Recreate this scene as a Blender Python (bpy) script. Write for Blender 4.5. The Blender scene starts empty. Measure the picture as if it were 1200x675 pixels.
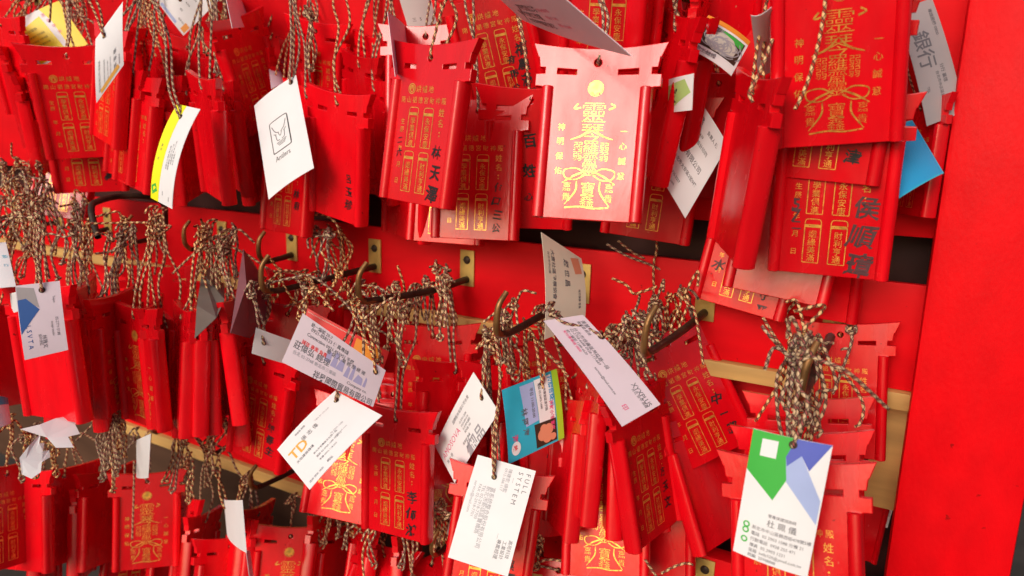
import bpy, bmesh, math, random
import numpy as np
from mathutils import Matrix, Vector
random.seed(7)
rng = np.random.default_rng(7)
SC = bpy.context.scene
COL = SC.collection

# ------------------------------------------------------------------ camera, sky, sun, exposure
F, CX, CY, DIST = 850.0, 600.0, 337.5, 0.61
def _basis():
    vx = np.array([-1526.0, -217.5]); vv = np.array([-120.0, 4162.5])
    x = -np.array([vx[0], vx[1], F]); x /= np.linalg.norm(x)
    z = -np.array([vv[0], vv[1], F]); z -= x * z.dot(x); z /= np.linalg.norm(z)
    return np.array([x, np.cross(z, x), z])          # rows: rack axes seen from the lens
RW = _basis()
CAM = np.array([0.0, -DIST, 0.0])
cam_data = bpy.data.cameras.new('camera'); cam = bpy.data.objects.new('camera', cam_data); COL.objects.link(cam)
rt, dn, fw = RW @ [1, 0, 0], RW @ [0, 1, 0], RW @ [0, 0, 1]
cam.matrix_world = Matrix(((rt[0], -dn[0], -fw[0], CAM[0]), (rt[1], -dn[1], -fw[1], CAM[1]),
                           (rt[2], -dn[2], -fw[2], CAM[2]), (0, 0, 0, 1)))
cam_data.sensor_width = 36; cam_data.lens = 36 * F / 1200
cam_data.clip_start = 0.01; cam_data.clip_end = 200
cam_data.dof.use_dof = True; cam_data.dof.focus_distance = 0.56; cam_data.dof.aperture_fstop = 8.0
SC.camera = cam

SUN_AZ, SUN_EL = -2.0, 25.0        # degrees: azimuth from straight in front of the rack, elevation
sun_dir = Vector((math.sin(math.radians(SUN_AZ)) * math.cos(math.radians(SUN_EL)),
                  -math.cos(math.radians(SUN_AZ)) * math.cos(math.radians(SUN_EL)), math.sin(math.radians(SUN_EL))))
world = bpy.data.worlds.new('World'); SC.world = world; world.use_nodes = True
nt = world.node_tree; nt.nodes.clear()
out = nt.nodes.new('ShaderNodeOutputWorld'); bg = nt.nodes.new('ShaderNodeBackground'); sky = nt.nodes.new('ShaderNodeTexSky')
sky.sky_type = 'NISHITA'; sky.sun_disc = False; sky.sun_elevation = math.radians(SUN_EL)
sky.sun_rotation = math.atan2(sun_dir.x, sun_dir.y); sky.air_density = 1.0; sky.dust_density = 4.0; sky.ozone_density = 0.6
bg.inputs['Strength'].default_value = 0.135
nt.links.new(sky.outputs[0], bg.inputs[0]); nt.links.new(bg.outputs[0], out.inputs[0])
sun_data = bpy.data.lights.new('sun', 'SUN'); sun_data.energy = 1.5; sun_data.angle = math.radians(27); sun_data.color = (1.0, 0.985, 0.97)
sun = bpy.data.objects.new('sun', sun_data); COL.objects.link(sun)
sun.rotation_euler = sun_dir.to_track_quat('Z', 'Y').to_euler()
SC.view_settings.view_transform = 'Standard'; SC.view_settings.look = 'None'
SC.view_settings.exposure = -0.2; SC.view_settings.gamma = 1.0; SC.view_settings.use_curve_mapping = False
SC.cycles.max_bounces = 10; SC.cycles.diffuse_bounces = 8; SC.cycles.use_denoising = True

# ------------------------------------------------------------------ placing
def ray(px, py): return RW @ np.array([(px - CX) / F, (py - CY) / F, 1.0])
def at_y(px, py, y):
    r = ray(px, py); return CAM + r * ((DIST + y) / r[1])
def at_z(px, py, z): return CAM + ray(px, py) * z       # z = distance along the lens axis

# ------------------------------------------------------------------ materials
def mat(name, color, rough=0.5, spec=0.5, metal=0.0, vary=0.0, bump=0.0, bscale=300.0, rvary=0.0, objvar=0.0, coat=0.0, stretch=(1, 1, 1)):
    m = bpy.data.materials.new(name); m.use_nodes = True
    t = m.node_tree; b = t.nodes['Principled BSDF']
    b.inputs['Base Color'].default_value = (*color, 1); b.inputs['Roughness'].default_value = rough
    b.inputs['Specular IOR Level'].default_value = spec; b.inputs['Metallic'].default_value = metal
    b.inputs['Coat Weight'].default_value = coat; b.inputs['Coat Roughness'].default_value = 0.12
    tc = t.nodes.new('ShaderNodeTexCoord'); mp = t.nodes.new('ShaderNodeMapping'); mp.inputs['Scale'].default_value = stretch
    t.links.new(tc.outputs['Object'], mp.inputs[0])
    info = t.nodes.new('ShaderNodeObjectInfo')
    last = None
    if vary:
        n = t.nodes.new('ShaderNodeTexNoise'); n.inputs['Scale'].default_value = bscale * 0.15; n.inputs['Detail'].default_value = 6
        t.links.new(mp.outputs[0], n.inputs['Vector'])
        h = t.nodes.new('ShaderNodeHueSaturation'); h.inputs['Color'].default_value = (*color, 1)
        mr = t.nodes.new('ShaderNodeMapRange'); mr.inputs['From Min'].default_value = 0.3; mr.inputs['From Max'].default_value = 0.7
        mr.inputs['To Min'].default_value = 1 - vary; mr.inputs['To Max'].default_value = 1 + vary
        t.links.new(n.outputs[0], mr.inputs[0]); t.links.new(mr.outputs[0], h.inputs['Value']); last = h
    if objvar:
        h = t.nodes.new('ShaderNodeHueSaturation')
        if last: t.links.new(last.outputs[0], h.inputs['Color'])
        else: h.inputs['Color'].default_value = (*color, 1)
        mr = t.nodes.new('ShaderNodeMapRange'); mr.inputs['To Min'].default_value = 1 - objvar; mr.inputs['To Max'].default_value = 1 + objvar * .5
        t.links.new(info.outputs['Random'], mr.inputs[0]); t.links.new(mr.outputs[0], h.inputs['Value']); last = h
    if last: t.links.new(last.outputs[0], b.inputs['Base Color'])
    if rvary:
        n = t.nodes.new('ShaderNodeTexNoise'); n.inputs['Scale'].default_value = bscale * 0.1; n.inputs['Detail'].default_value = 4
        t.links.new(mp.outputs[0], n.inputs['Vector'])
        mr = t.nodes.new('ShaderNodeMapRange'); mr.inputs['From Min'].default_value = .3; mr.inputs['From Max'].default_value = .7
        mr.inputs['To Min'].default_value = rough - rvary; mr.inputs['To Max'].default_value = rough + rvary
        t.links.new(n.outputs[0], mr.inputs[0]); t.links.new(mr.outputs[0], b.inputs['Roughness'])
    if bump:
        n = t.nodes.new('ShaderNodeTexNoise'); n.inputs['Scale'].default_value = bscale; n.inputs['Detail'].default_value = 3
        t.links.new(mp.outputs[0], n.inputs['Vector'])
        bp = t.nodes.new('ShaderNodeBump'); bp.inputs['Strength'].default_value = bump; bp.inputs['Distance'].default_value = 0.0008
        t.links.new(n.outputs[0], bp.inputs['Height']); t.links.new(bp.outputs[0], b.inputs['Normal'])
    return m
RED = (0.76, 0.002, 0.0085)
M = dict(
    red=mat('red_gloss_paint', RED, 0.22, 0.55, vary=.09, bump=.11, bscale=420, rvary=.09, objvar=.22, stretch=(1.2, 1, .4)),
    post=mat('red_brushed_paint', (0.74, 0.002, 0.006), 0.46, 0.10, vary=.08, bump=.3, bscale=420, rvary=.06, stretch=(1, 1, .5)),
    plank=mat('red_plank_paint', (0.70, 0.002, 0.007), 0.5, 0.12, vary=.10, bump=.14, bscale=260, rvary=.08, stretch=(.3, 1, 1)),
    maroon=mat('dark_maroon_paint', (0.060, 0.018, 0.016), 0.5, 0.3, vary=.3, bump=.2, bscale=150),
    brownboard=mat('dark_brown_board', (0.085, 0.042, 0.026), 0.7, 0.15, vary=.3, bump=.2, bscale=160, stretch=(.2, 1, 1)),
    greywash=mat('thin_grey_brush_ink', (0.085, 0.030, 0.036), 0.45, 0.4, vary=.3, bscale=900),
    wood=mat('raw_wood', (0.60, 0.36, 0.12), 0.6, 0.3, vary=.35, bump=.25, bscale=220, stretch=(.12, 1, 1)),
    brass=mat('brass_plate', (0.60, 0.41, 0.12), 0.5, 0.4, metal=.5, vary=.25, bump=.1, bscale=400, rvary=.1),
    iron=mat('aged_iron', (0.055, 0.035, 0.025), 0.5, 0.4, metal=.5, vary=.5, bump=.4, bscale=500, rvary=.1),
    tip=mat('worn_brass_tip', (0.24, 0.115, 0.04), 0.42, 0.5, metal=.6, vary=.5, bump=.35, bscale=420, rvary=.1),
    gold=mat('gold_foil', (0.84, 0.46, 0.08), 0.32, 0.5, metal=.65, vary=.35, bscale=1500),
    ink=mat('black_marker', (0.018, 0.012, 0.014), 0.45, 0.4),
    floor=mat('concrete_floor', (0.085, 0.066, 0.054), 0.9, 0.04, vary=.25, bump=.3, bscale=60),
    white=mat('white_card', (0.80, 0.79, 0.82), 0.5, 0.35, vary=.03, bscale=200),
    cream=mat('cream_card', (0.74, 0.68, 0.55), 0.55, 0.3, vary=.04, bscale=200),
    lav=mat('pale_mauve_card', (0.70, 0.58, 0.66), 0.5, 0.35, vary=.04, bscale=200),
    grey=mat('grey_card', (0.36, 0.32, 0.33), 0.4, 0.4, vary=.06, bscale=200),
    drab=mat('grey_green_paper', (0.20, 0.18, 0.15), 0.5, 0.4, vary=.15, bscale=200),
    mauve=mat('dusky_mauve_paper', (0.22, 0.085, 0.10), 0.5, 0.4, vary=.15, bscale=200),
    cyan=mat('cyan_ink', (0.03, 0.42, 0.60), 0.35, 0.4, vary=.15, bscale=120),
    blue=mat('blue_ink', (0.02, 0.30, 0.60), 0.4, 0.4, vary=.08, bscale=120),
    navy=mat('navy_ink', (0.03, 0.10, 0.34), 0.4, 0.4),
    royal=mat('royal_blue_ink', (0.10, 0.13, 0.52), 0.4, 0.4, vary=.1, bscale=120),
    pale_blue=mat('pale_blue_ink', (0.38, 0.46, 0.76), 0.4, 0.4, vary=.12, bscale=120),
    green=mat('green_ink', (0.05, 0.44, 0.06), 0.4, 0.4, vary=.1, bscale=120),
    lime=mat('lime_ink', (0.36, 0.62, 0.03), 0.4, 0.4),
    pale_green=mat('pale_green_ink', (0.42, 0.60, 0.20), 0.4, 0.4),
    yellow=mat('yellow_ink', (0.85, 0.66, 0.01), 0.4, 0.4),
    bright_yellow=mat('bright_yellow_ink', (0.92, 0.86, 0.01), 0.4, 0.4),
    orange=mat('orange_ink', (0.80, 0.28, 0.03), 0.4, 0.4),
    tan=mat('amber_ink', (0.80, 0.42, 0.08), 0.4, 0.4),
    pinkink=mat('magenta_ink', (0.70, 0.06, 0.20), 0.4, 0.4),
    redink=mat('red_ink', (0.72, 0.02, 0.02), 0.4, 0.4),
    greyink=mat('grey_ink', (0.14, 0.13, 0.15), 0.5, 0.3),
    paleink=mat('pale_grey_ink', (0.34, 0.33, 0.37), 0.5, 0.3),
    lilac=mat('lilac_ink', (0.38, 0.34, 0.56), 0.5, 0.3),
    brown=mat('dark_brown_ink', (0.05, 0.025, 0.015), 0.5, 0.3),
    flesh=mat('coral_ink', (0.70, 0.27, 0.16), 0.5, 0.3),
    noodle=mat('noodle_white_ink', (0.55, 0.52, 0.46), 0.5, 0.3),
)
def rub(m, amount=.56):
    t = m.node_tree; b = t.nodes['Principled BSDF']; src = b.inputs['Base Color'].links[0].from_socket
    n = t.nodes.new('ShaderNodeTexNoise'); n.inputs['Scale'].default_value = 420; n.inputs['Detail'].default_value = 8; n.inputs['Roughness'].default_value = .7
    tc = t.nodes.new('ShaderNodeTexCoord'); t.links.new(tc.outputs['Object'], n.inputs['Vector'])
    r = t.nodes.new('ShaderNodeMapRange'); r.inputs['From Min'].default_value = amount; r.inputs['From Max'].default_value = amount + .07; t.links.new(n.outputs[0], r.inputs[0])
    x = t.nodes.new('ShaderNodeMix'); x.data_type = 'RGBA'; t.links.new(r.outputs[0], x.inputs[0]); t.links.new(src, x.inputs[6]); x.inputs[7].default_value = (0.55, 0.03, 0.01, 1)
    t.links.new(x.outputs[2], b.inputs['Base Color'])
    k = t.nodes.new('ShaderNodeMath'); k.operation = 'MULTIPLY_ADD'; k.inputs[1].default_value = -.6; k.inputs[2].default_value = .6; t.links.new(r.outputs[0], k.inputs[0]); t.links.new(k.outputs[0], b.inputs['Metallic'])
rub(M['gold'])
def specks(m, scale, at, color):                    # nicks and grime in the paint
    t = m.node_tree; b = t.nodes['Principled BSDF']; src = b.inputs['Base Color'].links[0].from_socket
    n = t.nodes.new('ShaderNodeTexNoise'); n.inputs['Scale'].default_value = scale; n.inputs['Detail'].default_value = 5; n.noise_dimensions = '4D'
    tc = t.nodes.new('ShaderNodeTexCoord'); i = t.nodes.new('ShaderNodeObjectInfo'); k = t.nodes.new('ShaderNodeMath'); k.operation = 'MULTIPLY'; k.inputs[1].default_value = 40
    t.links.new(i.outputs['Random'], k.inputs[0]); t.links.new(k.outputs[0], n.inputs['W']); t.links.new(tc.outputs['Object'], n.inputs['Vector'])
    r = t.nodes.new('ShaderNodeMapRange'); r.inputs['From Min'].default_value = at; r.inputs['From Max'].default_value = at + .05; t.links.new(n.outputs[0], r.inputs[0])
    x = t.nodes.new('ShaderNodeMix'); x.data_type = 'RGBA'; t.links.new(r.outputs[0], x.inputs[0]); t.links.new(src, x.inputs[6]); x.inputs[7].default_value = (*color, 1)
    t.links.new(x.outputs[2], b.inputs['Base Color'])
specks(M['red'], 260, .70, (0.20, 0.004, 0.004)); specks(M['red'], 150, .735, (0.62, 0.16, 0.10))
specks(M['post'], 120, .70, (0.30, 0.004, 0.004)); specks(M['plank'], 110, .68, (0.25, 0.004, 0.004))
def cord_material():
    m = bpy.data.materials.new('braided_cord'); m.use_nodes = True
    t = m.node_tree; b = t.nodes['Principled BSDF']; N = t.nodes.new; L = t.links.new
    uv = N('ShaderNodeUVMap'); sep = N('ShaderNodeSeparateXYZ'); L(uv.outputs[0], sep.inputs[0])
    def math_(op, a, c):
        n = N('ShaderNodeMath'); n.operation = op
        for i, v in enumerate((a, c)):
            if v is None: continue
            if isinstance(v, (int, float)): n.inputs[i].default_value = v
            else: L(v, n.inputs[i])
        return n.outputs[0]
    v7 = math_('DIVIDE', sep.outputs[1], 6.25)
    a = math_('FRACT', math_('ADD', v7, sep.outputs[0]), None)
    c = math_('FRACT', math_('SUBTRACT', math_('MULTIPLY', v7, 1.0), math_('MULTIPLY', sep.outputs[0], 2.0)), None)
    r1 = N('ShaderNodeValToRGB'); r1.color_ramp.interpolation = 'CONSTANT'
    e = r1.color_ramp.elements; e[0].position = 0; e[0].color = (0.78, 0.50, 0.24, 1); e[1].position = .50; e[1].color = (0.075, 0.028, 0.013, 1)
    for p, col in ((.68, (0.42, 0.04, 0.02, 1)), (.88, (0.045, 0.018, 0.012, 1))):
        x = e.new(p); x.color = col
    L(a, r1.inputs[0])
    mk = N('ShaderNodeMapRange'); mk.inputs['From Min'].default_value = .76; mk.inputs['From Max'].default_value = .84; L(c, mk.inputs[0])
    mix = N('ShaderNodeMix'); mix.data_type = 'RGBA'; L(mk.outputs[0], mix.inputs[0]); L(r1.outputs[0], mix.inputs[6])
    mix.inputs[7].default_value = (0.10, 0.040, 0.022, 1)
    info = N('ShaderNodeObjectInfo'); hs = N('ShaderNodeHueSaturation'); L(mix.outputs[2], hs.inputs['Color'])
    mr = N('ShaderNodeMapRange'); mr.inputs['To Min'].default_value = .7; mr.inputs['To Max'].default_value = 1.15; L(info.outputs['Random'], mr.inputs[0]); L(mr.outputs[0], hs.inputs['Value'])
    mr2 = N('ShaderNodeMapRange'); mr2.inputs['To Min'].default_value = .75; mr2.inputs['To Max'].default_value = 1.1; L(info.outputs['Random'], mr2.inputs[0]); L(mr2.outputs[0], hs.inputs['Saturation'])
    L(hs.outputs[0], b.inputs['Base Color']); b.inputs['Roughness'].default_value = 0.6; b.inputs['Specular IOR Level'].default_value = .35
    n = N('ShaderNodeTexNoise'); n.inputs['Scale'].default_value = 1800; tc = N('ShaderNodeTexCoord'); L(tc.outputs['Object'], n.inputs['Vector'])
    bp = N('ShaderNodeBump'); bp.inputs['Strength'].default_value = .5; bp.inputs['Distance'].default_value = .0004; L(n.outputs[0], bp.inputs['Height']); L(bp.outputs[0], b.inputs['Normal'])
    return m
M['cord'] = cord_material()

# ------------------------------------------------------------------ mesh helpers
def link(name, me, material=None, parent=None, loc=None):
    o = bpy.data.objects.new(name, me); COL.objects.link(o)
    if material and not me.materials: me.materials.append(material)
    if parent is not None: o.parent = parent
    if loc is not None: o.location = loc
    return o
def tag(o, label=None, cat=None, group=None, kind=None):
    for k, v in (('label', label), ('category', cat), ('group', group), ('kind', kind)):
        if v: o[k] = v
def mesh(name, verts, faces, smooth=False):
    me = bpy.data.meshes.new(name); me.from_pydata([tuple(v) for v in verts], [], faces); me.update()
    if smooth:
        for p in me.polygons: p.use_smooth = True
    return me
def box_bm(bm, x0, x1, y0, y1, z0, z1, bevel=0.0, seg=2):
    vs = [bm.verts.new(p) for p in ((x0, y0, z0), (x1, y0, z0), (x1, y1, z0), (x0, y1, z0), (x0, y0, z1), (x1, y0, z1), (x1, y1, z1), (x0, y1, z1))]
    fs = [bm.faces.new([vs[i] for i in q]) for q in ((0, 3, 2, 1), (4, 5, 6, 7), (0, 1, 5, 4), (1, 2, 6, 5), (2, 3, 7, 6), (3, 0, 4, 7))]
    if bevel:
        es = list({e for f in fs for e in f.edges})
        bmesh.ops.bevel(bm, geom=es, offset=bevel, segments=seg, profile=.6, affect='EDGES')
def bm_mesh(name, bm, smooth=False, angle=None):
    me = bpy.data.meshes.new(name); bm.to_mesh(me); bm.free()
    if smooth:
        for p in me.polygons: p.use_smooth = True
        if angle: me.set_sharp_from_angle(angle=math.radians(angle))
    return me
def box(name, x0, x1, y0, y1, z0, z1, material, parent=None, bevel=.001):
    bm = bmesh.new(); box_bm(bm, x0, x1, y0, y1, z0, z1, bevel)
    return link(name, bm_mesh(name, bm, True, 40), material, parent)
def frames(P):
    T = np.gradient(P, axis=0); T /= np.linalg.norm(T, axis=1)[:, None] + 1e-12
    a = np.array([0.31, .9, .2]); n = np.cross(T[0], a); n /= np.linalg.norm(n)
    Ns = [n]
    for i in range(1, len(P)):
        n = Ns[-1] - T[i] * Ns[-1].dot(T[i]); l = np.linalg.norm(n)
        Ns.append(n / l if l > 1e-6 else Ns[-1])
    Ns = np.array(Ns); return T, Ns, np.cross(T, Ns)
def resample(P, step):
    P = np.asarray(P, float); d = np.r_[0, np.cumsum(np.linalg.norm(np.diff(P, axis=0), axis=1))]
    n = max(4, int(d[-1] / step)); s = np.linspace(0, d[-1], n)
    return np.stack([np.interp(s, d, P[:, i]) for i in range(3)], 1), s
def smooth_path(pts, n=12):
    pts = [np.asarray(p, float) for p in pts]; Q = [2 * pts[0] - pts[1]] + pts + [2 * pts[-1] - pts[-2]]
    o = []
    for i in range(1, len(Q) - 2):
        for k in range(n):
            t = k / n; a, b, c, d = Q[i - 1], Q[i], Q[i + 1], Q[i + 2]
            o.append(.5 * (2 * b + (c - a) * t + (2 * a - 5 * b + 4 * c - d) * t * t + (3 * b - a - 3 * c + d) * t ** 3))
    o.append(pts[-1]); return np.array(o)
def tube(name, paths, r, sides=8, step=.0010, rope=False):
    V, Fc, UV = [], [], []; base = 0
    for P in paths:
        P, s = resample(P, step); T, N, B = frames(P); n = len(P)
        th = np.arange(sides) * 2 * math.pi / sides
        if rope:
            ph = th[None, :] + 0 * s[:, None]
            rad = r * (0.92 + 0.11 * np.cos(2 * (ph - 2 * math.pi * s[:, None] / .0125)))
        else:
            rad = np.full((n, sides), r) if np.isscalar(r) else np.interp(s / s[-1], np.linspace(0, 1, len(r)), r)[:, None] * np.ones((1, sides))
        v = P[:, None, :] + rad[:, :, None] * (np.cos(th)[None, :, None] * N[:, None, :] + np.sin(th)[None, :, None] * B[:, None, :])
        V.append(v.reshape(-1, 3))
        i = np.arange(n - 1)[:, None] * sides; j = np.arange(sides)[None, :]; j2 = (j + 1) % sides
        q = np.stack([i + j, i + j2, i + sides + j2, i + sides + j], -1).reshape(-1, 4) + base
        Fc.append(q)
        u0 = (np.arange(sides) / sides)[None, :, None] * np.ones((n - 1, 1, 1)); u1 = u0 + 1 / sides
        s0 = (s[:-1] * 1000)[:, None, None] * np.ones((1, sides, 1)); s1 = (s[1:] * 1000)[:, None, None] * np.ones((1, sides, 1))
        UV.append(np.stack([np.concatenate([u0, s0], -1), np.concatenate([u1, s0], -1), np.concatenate([u1, s1], -1), np.concatenate([u0, s1], -1)], 2).reshape(-1, 2))
        base += n * sides
    V = np.concatenate(V); Fc = np.concatenate(Fc); UV = np.concatenate(UV)
    me = bpy.data.meshes.new(name); me.vertices.add(len(V)); me.vertices.foreach_set('co', V.ravel().astype('f4'))
    me.loops.add(len(Fc) * 4); me.loops.foreach_set('vertex_index', Fc.ravel().astype('i4'))
    me.polygons.add(len(Fc)); me.polygons.foreach_set('loop_start', (np.arange(len(Fc)) * 4).astype('i4'))
    me.polygons.foreach_set('use_smooth', np.ones(len(Fc), bool))
    me.update(calc_edges=True)
    l = me.uv_layers.new(name='UVMap'); l.data.foreach_set('uv', UV.ravel().astype('f4')); me.update()
    return me

# ------------------------------------------------------------------ writing: glyphs as flat meshes in millimetres
_fc = bpy.data.curves.new('writing', 'FONT'); _fo = bpy.data.objects.new('writing', _fc); COL.objects.link(_fo)
_fc.resolution_u = 2; _fc.fill_mode = 'FRONT'
_cache = {}
def glyphs(body, bold=0.0):
    k = (body, bold)
    if k not in _cache:
        _fc.body = body; _fc.offset = bold
        dg = bpy.context.evaluated_depsgraph_get(); dg.update()
        me = bpy.data.meshes.new_from_object(_fo.evaluated_get(dg), depsgraph=dg)
        v = np.array([x.co[:2] for x in me.vertices]) if len(me.vertices) else np.zeros((0, 2))
        _cache[k] = (v, [tuple(p.vertices) for p in me.polygons]); bpy.data.meshes.remove(me)
    return _cache[k]
class Sheet:
    """flat artwork: polygons in millimetres, later laid on a surface"""
    def __init__(s): s.v, s.f, s.l = [], [], []
    def add(s, v, f, lift=0.0):
        b = len(s.v); s.v += [tuple(p) for p in v]; s.l += [lift] * len(v); s.f += [tuple(i + b for i in q) for q in f]; return s
    def ch(s, c, x, y, size, rot=0.0, sx=1.0, bold=0.0, lift=0.0, shear=0.0):
        v, f = glyphs(c, bold)
        if not len(v): return s
        v = v - (v.max(0) + v.min(0)) / 2; v = v * [size * sx, size]
        v[:, 0] += shear * v[:, 1]
        a = math.radians(rot); v = v @ np.array([[math.cos(a), math.sin(a)], [-math.sin(a), math.cos(a)]])
        return s.add(v + [x, y], f, lift)
    def col(s, t, x, y, size, step=None, **k):
        for i, c in enumerate(t):
            if c != ' ': s.ch(c, x, y - i * (step or size * 1.08), size, **k)
        return s
    def row(s, t, x, y, size, step=None, **k):
        for i, c in enumerate(t):
            if c != ' ': s.ch(c, x + i * (step or size * 1.05), y, size, **k)
        return s
    def line(s, t, x, y, size, bold=0.0, lift=0.0, sx=1.0):          # one run of text from its left end
        v, f = glyphs(t, bold)
        if len(v): s.add((v - [v[:, 0].min(), 0]) * [size * sx, size] + [x, y], f, lift)
        return s
    def rect(s, x0, y0, x1, y1, lift=0.0): return s.add([(x0, y0), (x1, y0), (x1, y1), (x0, y1)], [(0, 1, 2, 3)], lift)
    def poly(s, pts, lift=0.0): return s.add(pts, [tuple(range(len(pts)))], lift)
    def disc(s, x, y, r, ri=0.0, n=28, lift=0.0, sy=1.0):
        a = np.linspace(0, 2 * math.pi, n, endpoint=False); c = np.stack([np.cos(a), np.sin(a) * sy], 1)
        if ri <= 0: return s.add(c * r + [x, y], [tuple(range(n))], lift)
        return s.add(np.concatenate([c * r, c * ri]) + [x, y], [(i, (i + 1) % n, n + (i + 1) % n, n + i) for i in range(n)], lift)
    def stroke(s, pts, w, lift=0.0, taper=False):
        P = smooth_path([(*p, 0) for p in pts], 8)[:, :2] if len(pts) > 2 else np.array(pts, float)
        T = np.gradient(P, axis=0); T /= np.linalg.norm(T, axis=1)[:, None] + 1e-9; N = np.stack([-T[:, 1], T[:, 0]], 1)
        ww = np.full(len(P), w / 2.0)
        if taper: ww *= .35 + .65 * np.sin(np.linspace(.25, math.pi - .1, len(P)))
        n = len(P)
        return s.add(np.concatenate([P + N * ww[:, None], P - N * ww[:, None]]), [(i, i + 1, n + i + 1, n + i) for i in range(n - 1)], lift)
    def frame(s, x0, y0, x1, y1, w=.55, arch=False):
        if arch:
            s.stroke([(x0, y0), (x0, y1 - 2)], w); s.stroke([(x1, y0), (x1, y1 - 2)], w); s.stroke([(x0, y0), (x1, y0)], w)
            s.stroke([(x0, y1 - 2), (x0 + .7, y1 - .5), (x0 + 2.4, y1), (x1 - 2.4, y1), (x1 - .7, y1 - .5), (x1, y1 - 2)], w); s.rect(x0 + .3, y1 - 5.6, x1 - .3, y1 - 3.6, .02)
        else:
            for a, b in (((x0, y0), (x1, y0)), ((x1, y0), (x1, y1)), ((x1, y1), (x0, y1)), ((x0, y1), (x0, y0))): s.stroke([a, b], w)
        return s
    def sliced(s, W, n):                         # cut along the grid of a curved card
        bm = bmesh.new(); vs = [bm.verts.new((x, y, l)) for (x, y), l in zip(s.v, s.l)]
        for f in s.f: bm.faces.new([vs[i] for i in f])
        for k in range(1, n):
            bmesh.ops.bisect_plane(bm, geom=bm.verts[:] + bm.edges[:] + bm.faces[:], plane_co=(W * k / n, 0, 0), plane_no=(1, 0, 0))
        t = Sheet(); bm.verts.index_update(); t.v = [tuple(v.co[:2]) for v in bm.verts]; t.l = [v.co.z for v in bm.verts]; t.f = [tuple(v.index for v in f.verts) for f in bm.faces]; bm.free(); return t
    def on_front(s, name, y):                    # onto a plaque's front: x, z in mm at depth y (mm)
        return mesh(name, [(v[0] / 1000, (y - l) / 1000, v[1] / 1000) for v, l in zip(s.v, s.l)], s.f)

# ------------------------------------------------------------------ the setting: floor and rack
K = DIST / .56
ZA, ZB, ZC, ZC2, ZG, ZH, ZD, ZD2 = [z * K for z in (-.066, -.089, -.165, -.178, -.305, -.335, -.396, -.411)]
fl = mesh('floor', [(-40, -40, 0), (40, -40, 0), (40, 40, 0), (-40, 40, 0)], [(0, 1, 2, 3)])
fl = link('floor', fl, M['floor'], loc=(0, 0, -.82)); fl['kind'] = 'structure'

rack = bpy.data.objects.new('display_rack', None); COL.objects.link(rack); rack.location = (0, 0, -.82)
tag(rack, 'red painted wooden rack with a broad post at its right end, full of hanging plaques', 'rack')
def rbox(name, x0, x1, y0, y1, z0, z1, m, bevel=.0012):
    o = box(name, x0, x1, y0, y1, z0 + .82, z1 + .82, m, rack, bevel); return o
XL, XR = -2.6, .055
rbox('plank', XL, XR, 0, .020, ZA + .010, .42, M['plank'])                      # top board behind the upper row
rbox('plank', XL, XR, 0, .007, ZC, ZB, M['plank'])                       # board that carries the middle hooks
rbox('ledge', XL, XR, -.006, .030, ZC2, ZC - .0005, M['wood'], .001)          # raw wood edge under it
rbox('plank', XL, at_y(988, 520, .035)[0], .035, .050, ZG, ZC2 - .012, M['plank'])              # recessed board
rbox('plank', XL, XR, 0, .020, ZD, ZH, M['plank'])
rbox('ledge', XL, XR, -.006, .030, ZD2, ZD - .0005, M['wood'], .001)
rbox('back_panel', XL, XR, .060, .075, ZD2 - .19, ZD2 - .004, M['brownboard'])
rbox('back_panel', XL, XR, .105, .115, ZG - .09, .42, M['maroon'])
rbox('rail', XL, XR, .050, .070, ZA - .035, ZA + .02, M['maroon'])
xl = at_y(1020, 520, .022)[0]
rbox('wood_block', xl, XR - .004, .021, .034, at_y(1045, 598, .022)[2], ZC2 - .001, M['wood'])
pl, pr = at_y(1086, 337, -.035)[0], at_y(1192, 637, -.035)[0]
rbox('post', pl, pr, -.035, .045, -.82, .45, M['post'], .004)
rbox('post', -2.62, -2.55, -.035, .045, -.82, .45, M['post'], .004)

PLX = [-.926, -.816, -.704, -.592, -.476, -.365, -.248, -.142, -.037]
PLX = [x * K for x in [-1.26, -1.15, -1.04] + PLX]
HOOKS = {'top': [], 'mid': [], 'low': []}
def hook(x, z, row, up=.030, L=.158):
    h = bpy.data.objects.new('hook', None); COL.objects.link(h); h.parent = rack; h.location = (x, 0, z + .82)
    bm = bmesh.new(); box_bm(bm, -.0085, .0085, -.0022, -.0002, -.021, .016, .0007)
    link('plate', bm_mesh('plate', bm, True, 40), M['brass'], h)
    bm = bmesh.new()
    bmesh.ops.create_uvsphere(bm, u_segments=14, v_segments=8, radius=.0042, matrix=Matrix.Translation((0, -.0023, .006)) @ Matrix.Diagonal((1, .4, 1, 1)))
    box_bm(bm, -.0034, .0034, -.0045, -.0038, .0055, .0065)
    link('screw', bm_mesh('screw', bm, True, 40), M['iron'], h)
    droop = -.014 + random.uniform(-.004, .004); sw = random.uniform(-.006, .006)
    link('rod', tube('rod', [smooth_path([(0, -.001, -.014), (sw * .3, -L * .4, -.016), (sw, -L * .85, droop - .002), (sw, -L + .006, droop)], 10)], [.0036, .0033, .0030, .0028], 10, .003), M['iron'], h)
    link('tip', tube('tip', [smooth_path([(sw, -L * .86, droop - .002), (sw, -L + .004, droop), (sw + .001, -L - .002, droop + .008), (sw + .003, -L - .003, droop + up * .7), (sw + .006, -L + .003, droop + up)], 10)], [.0026, .0028, .0027, .0024, .0020], 10, .002), M['tip'], h)
    HOOKS[row].append((np.array([x, 0, z - .014]), np.array([x + sw, -L, z + droop])))
for x in PLX:
    hook(x, .190, 'top')
    hook(x - (.012 if x > -.06 else 0), -.116 * K, 'mid', up=.034, L=.185 if x > -.06 else .158 if x > -.56 else .05)
    hook(x + .02, -.352 * K, 'low', L=.09 if -.7 < x < -.3 else .05)

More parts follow.
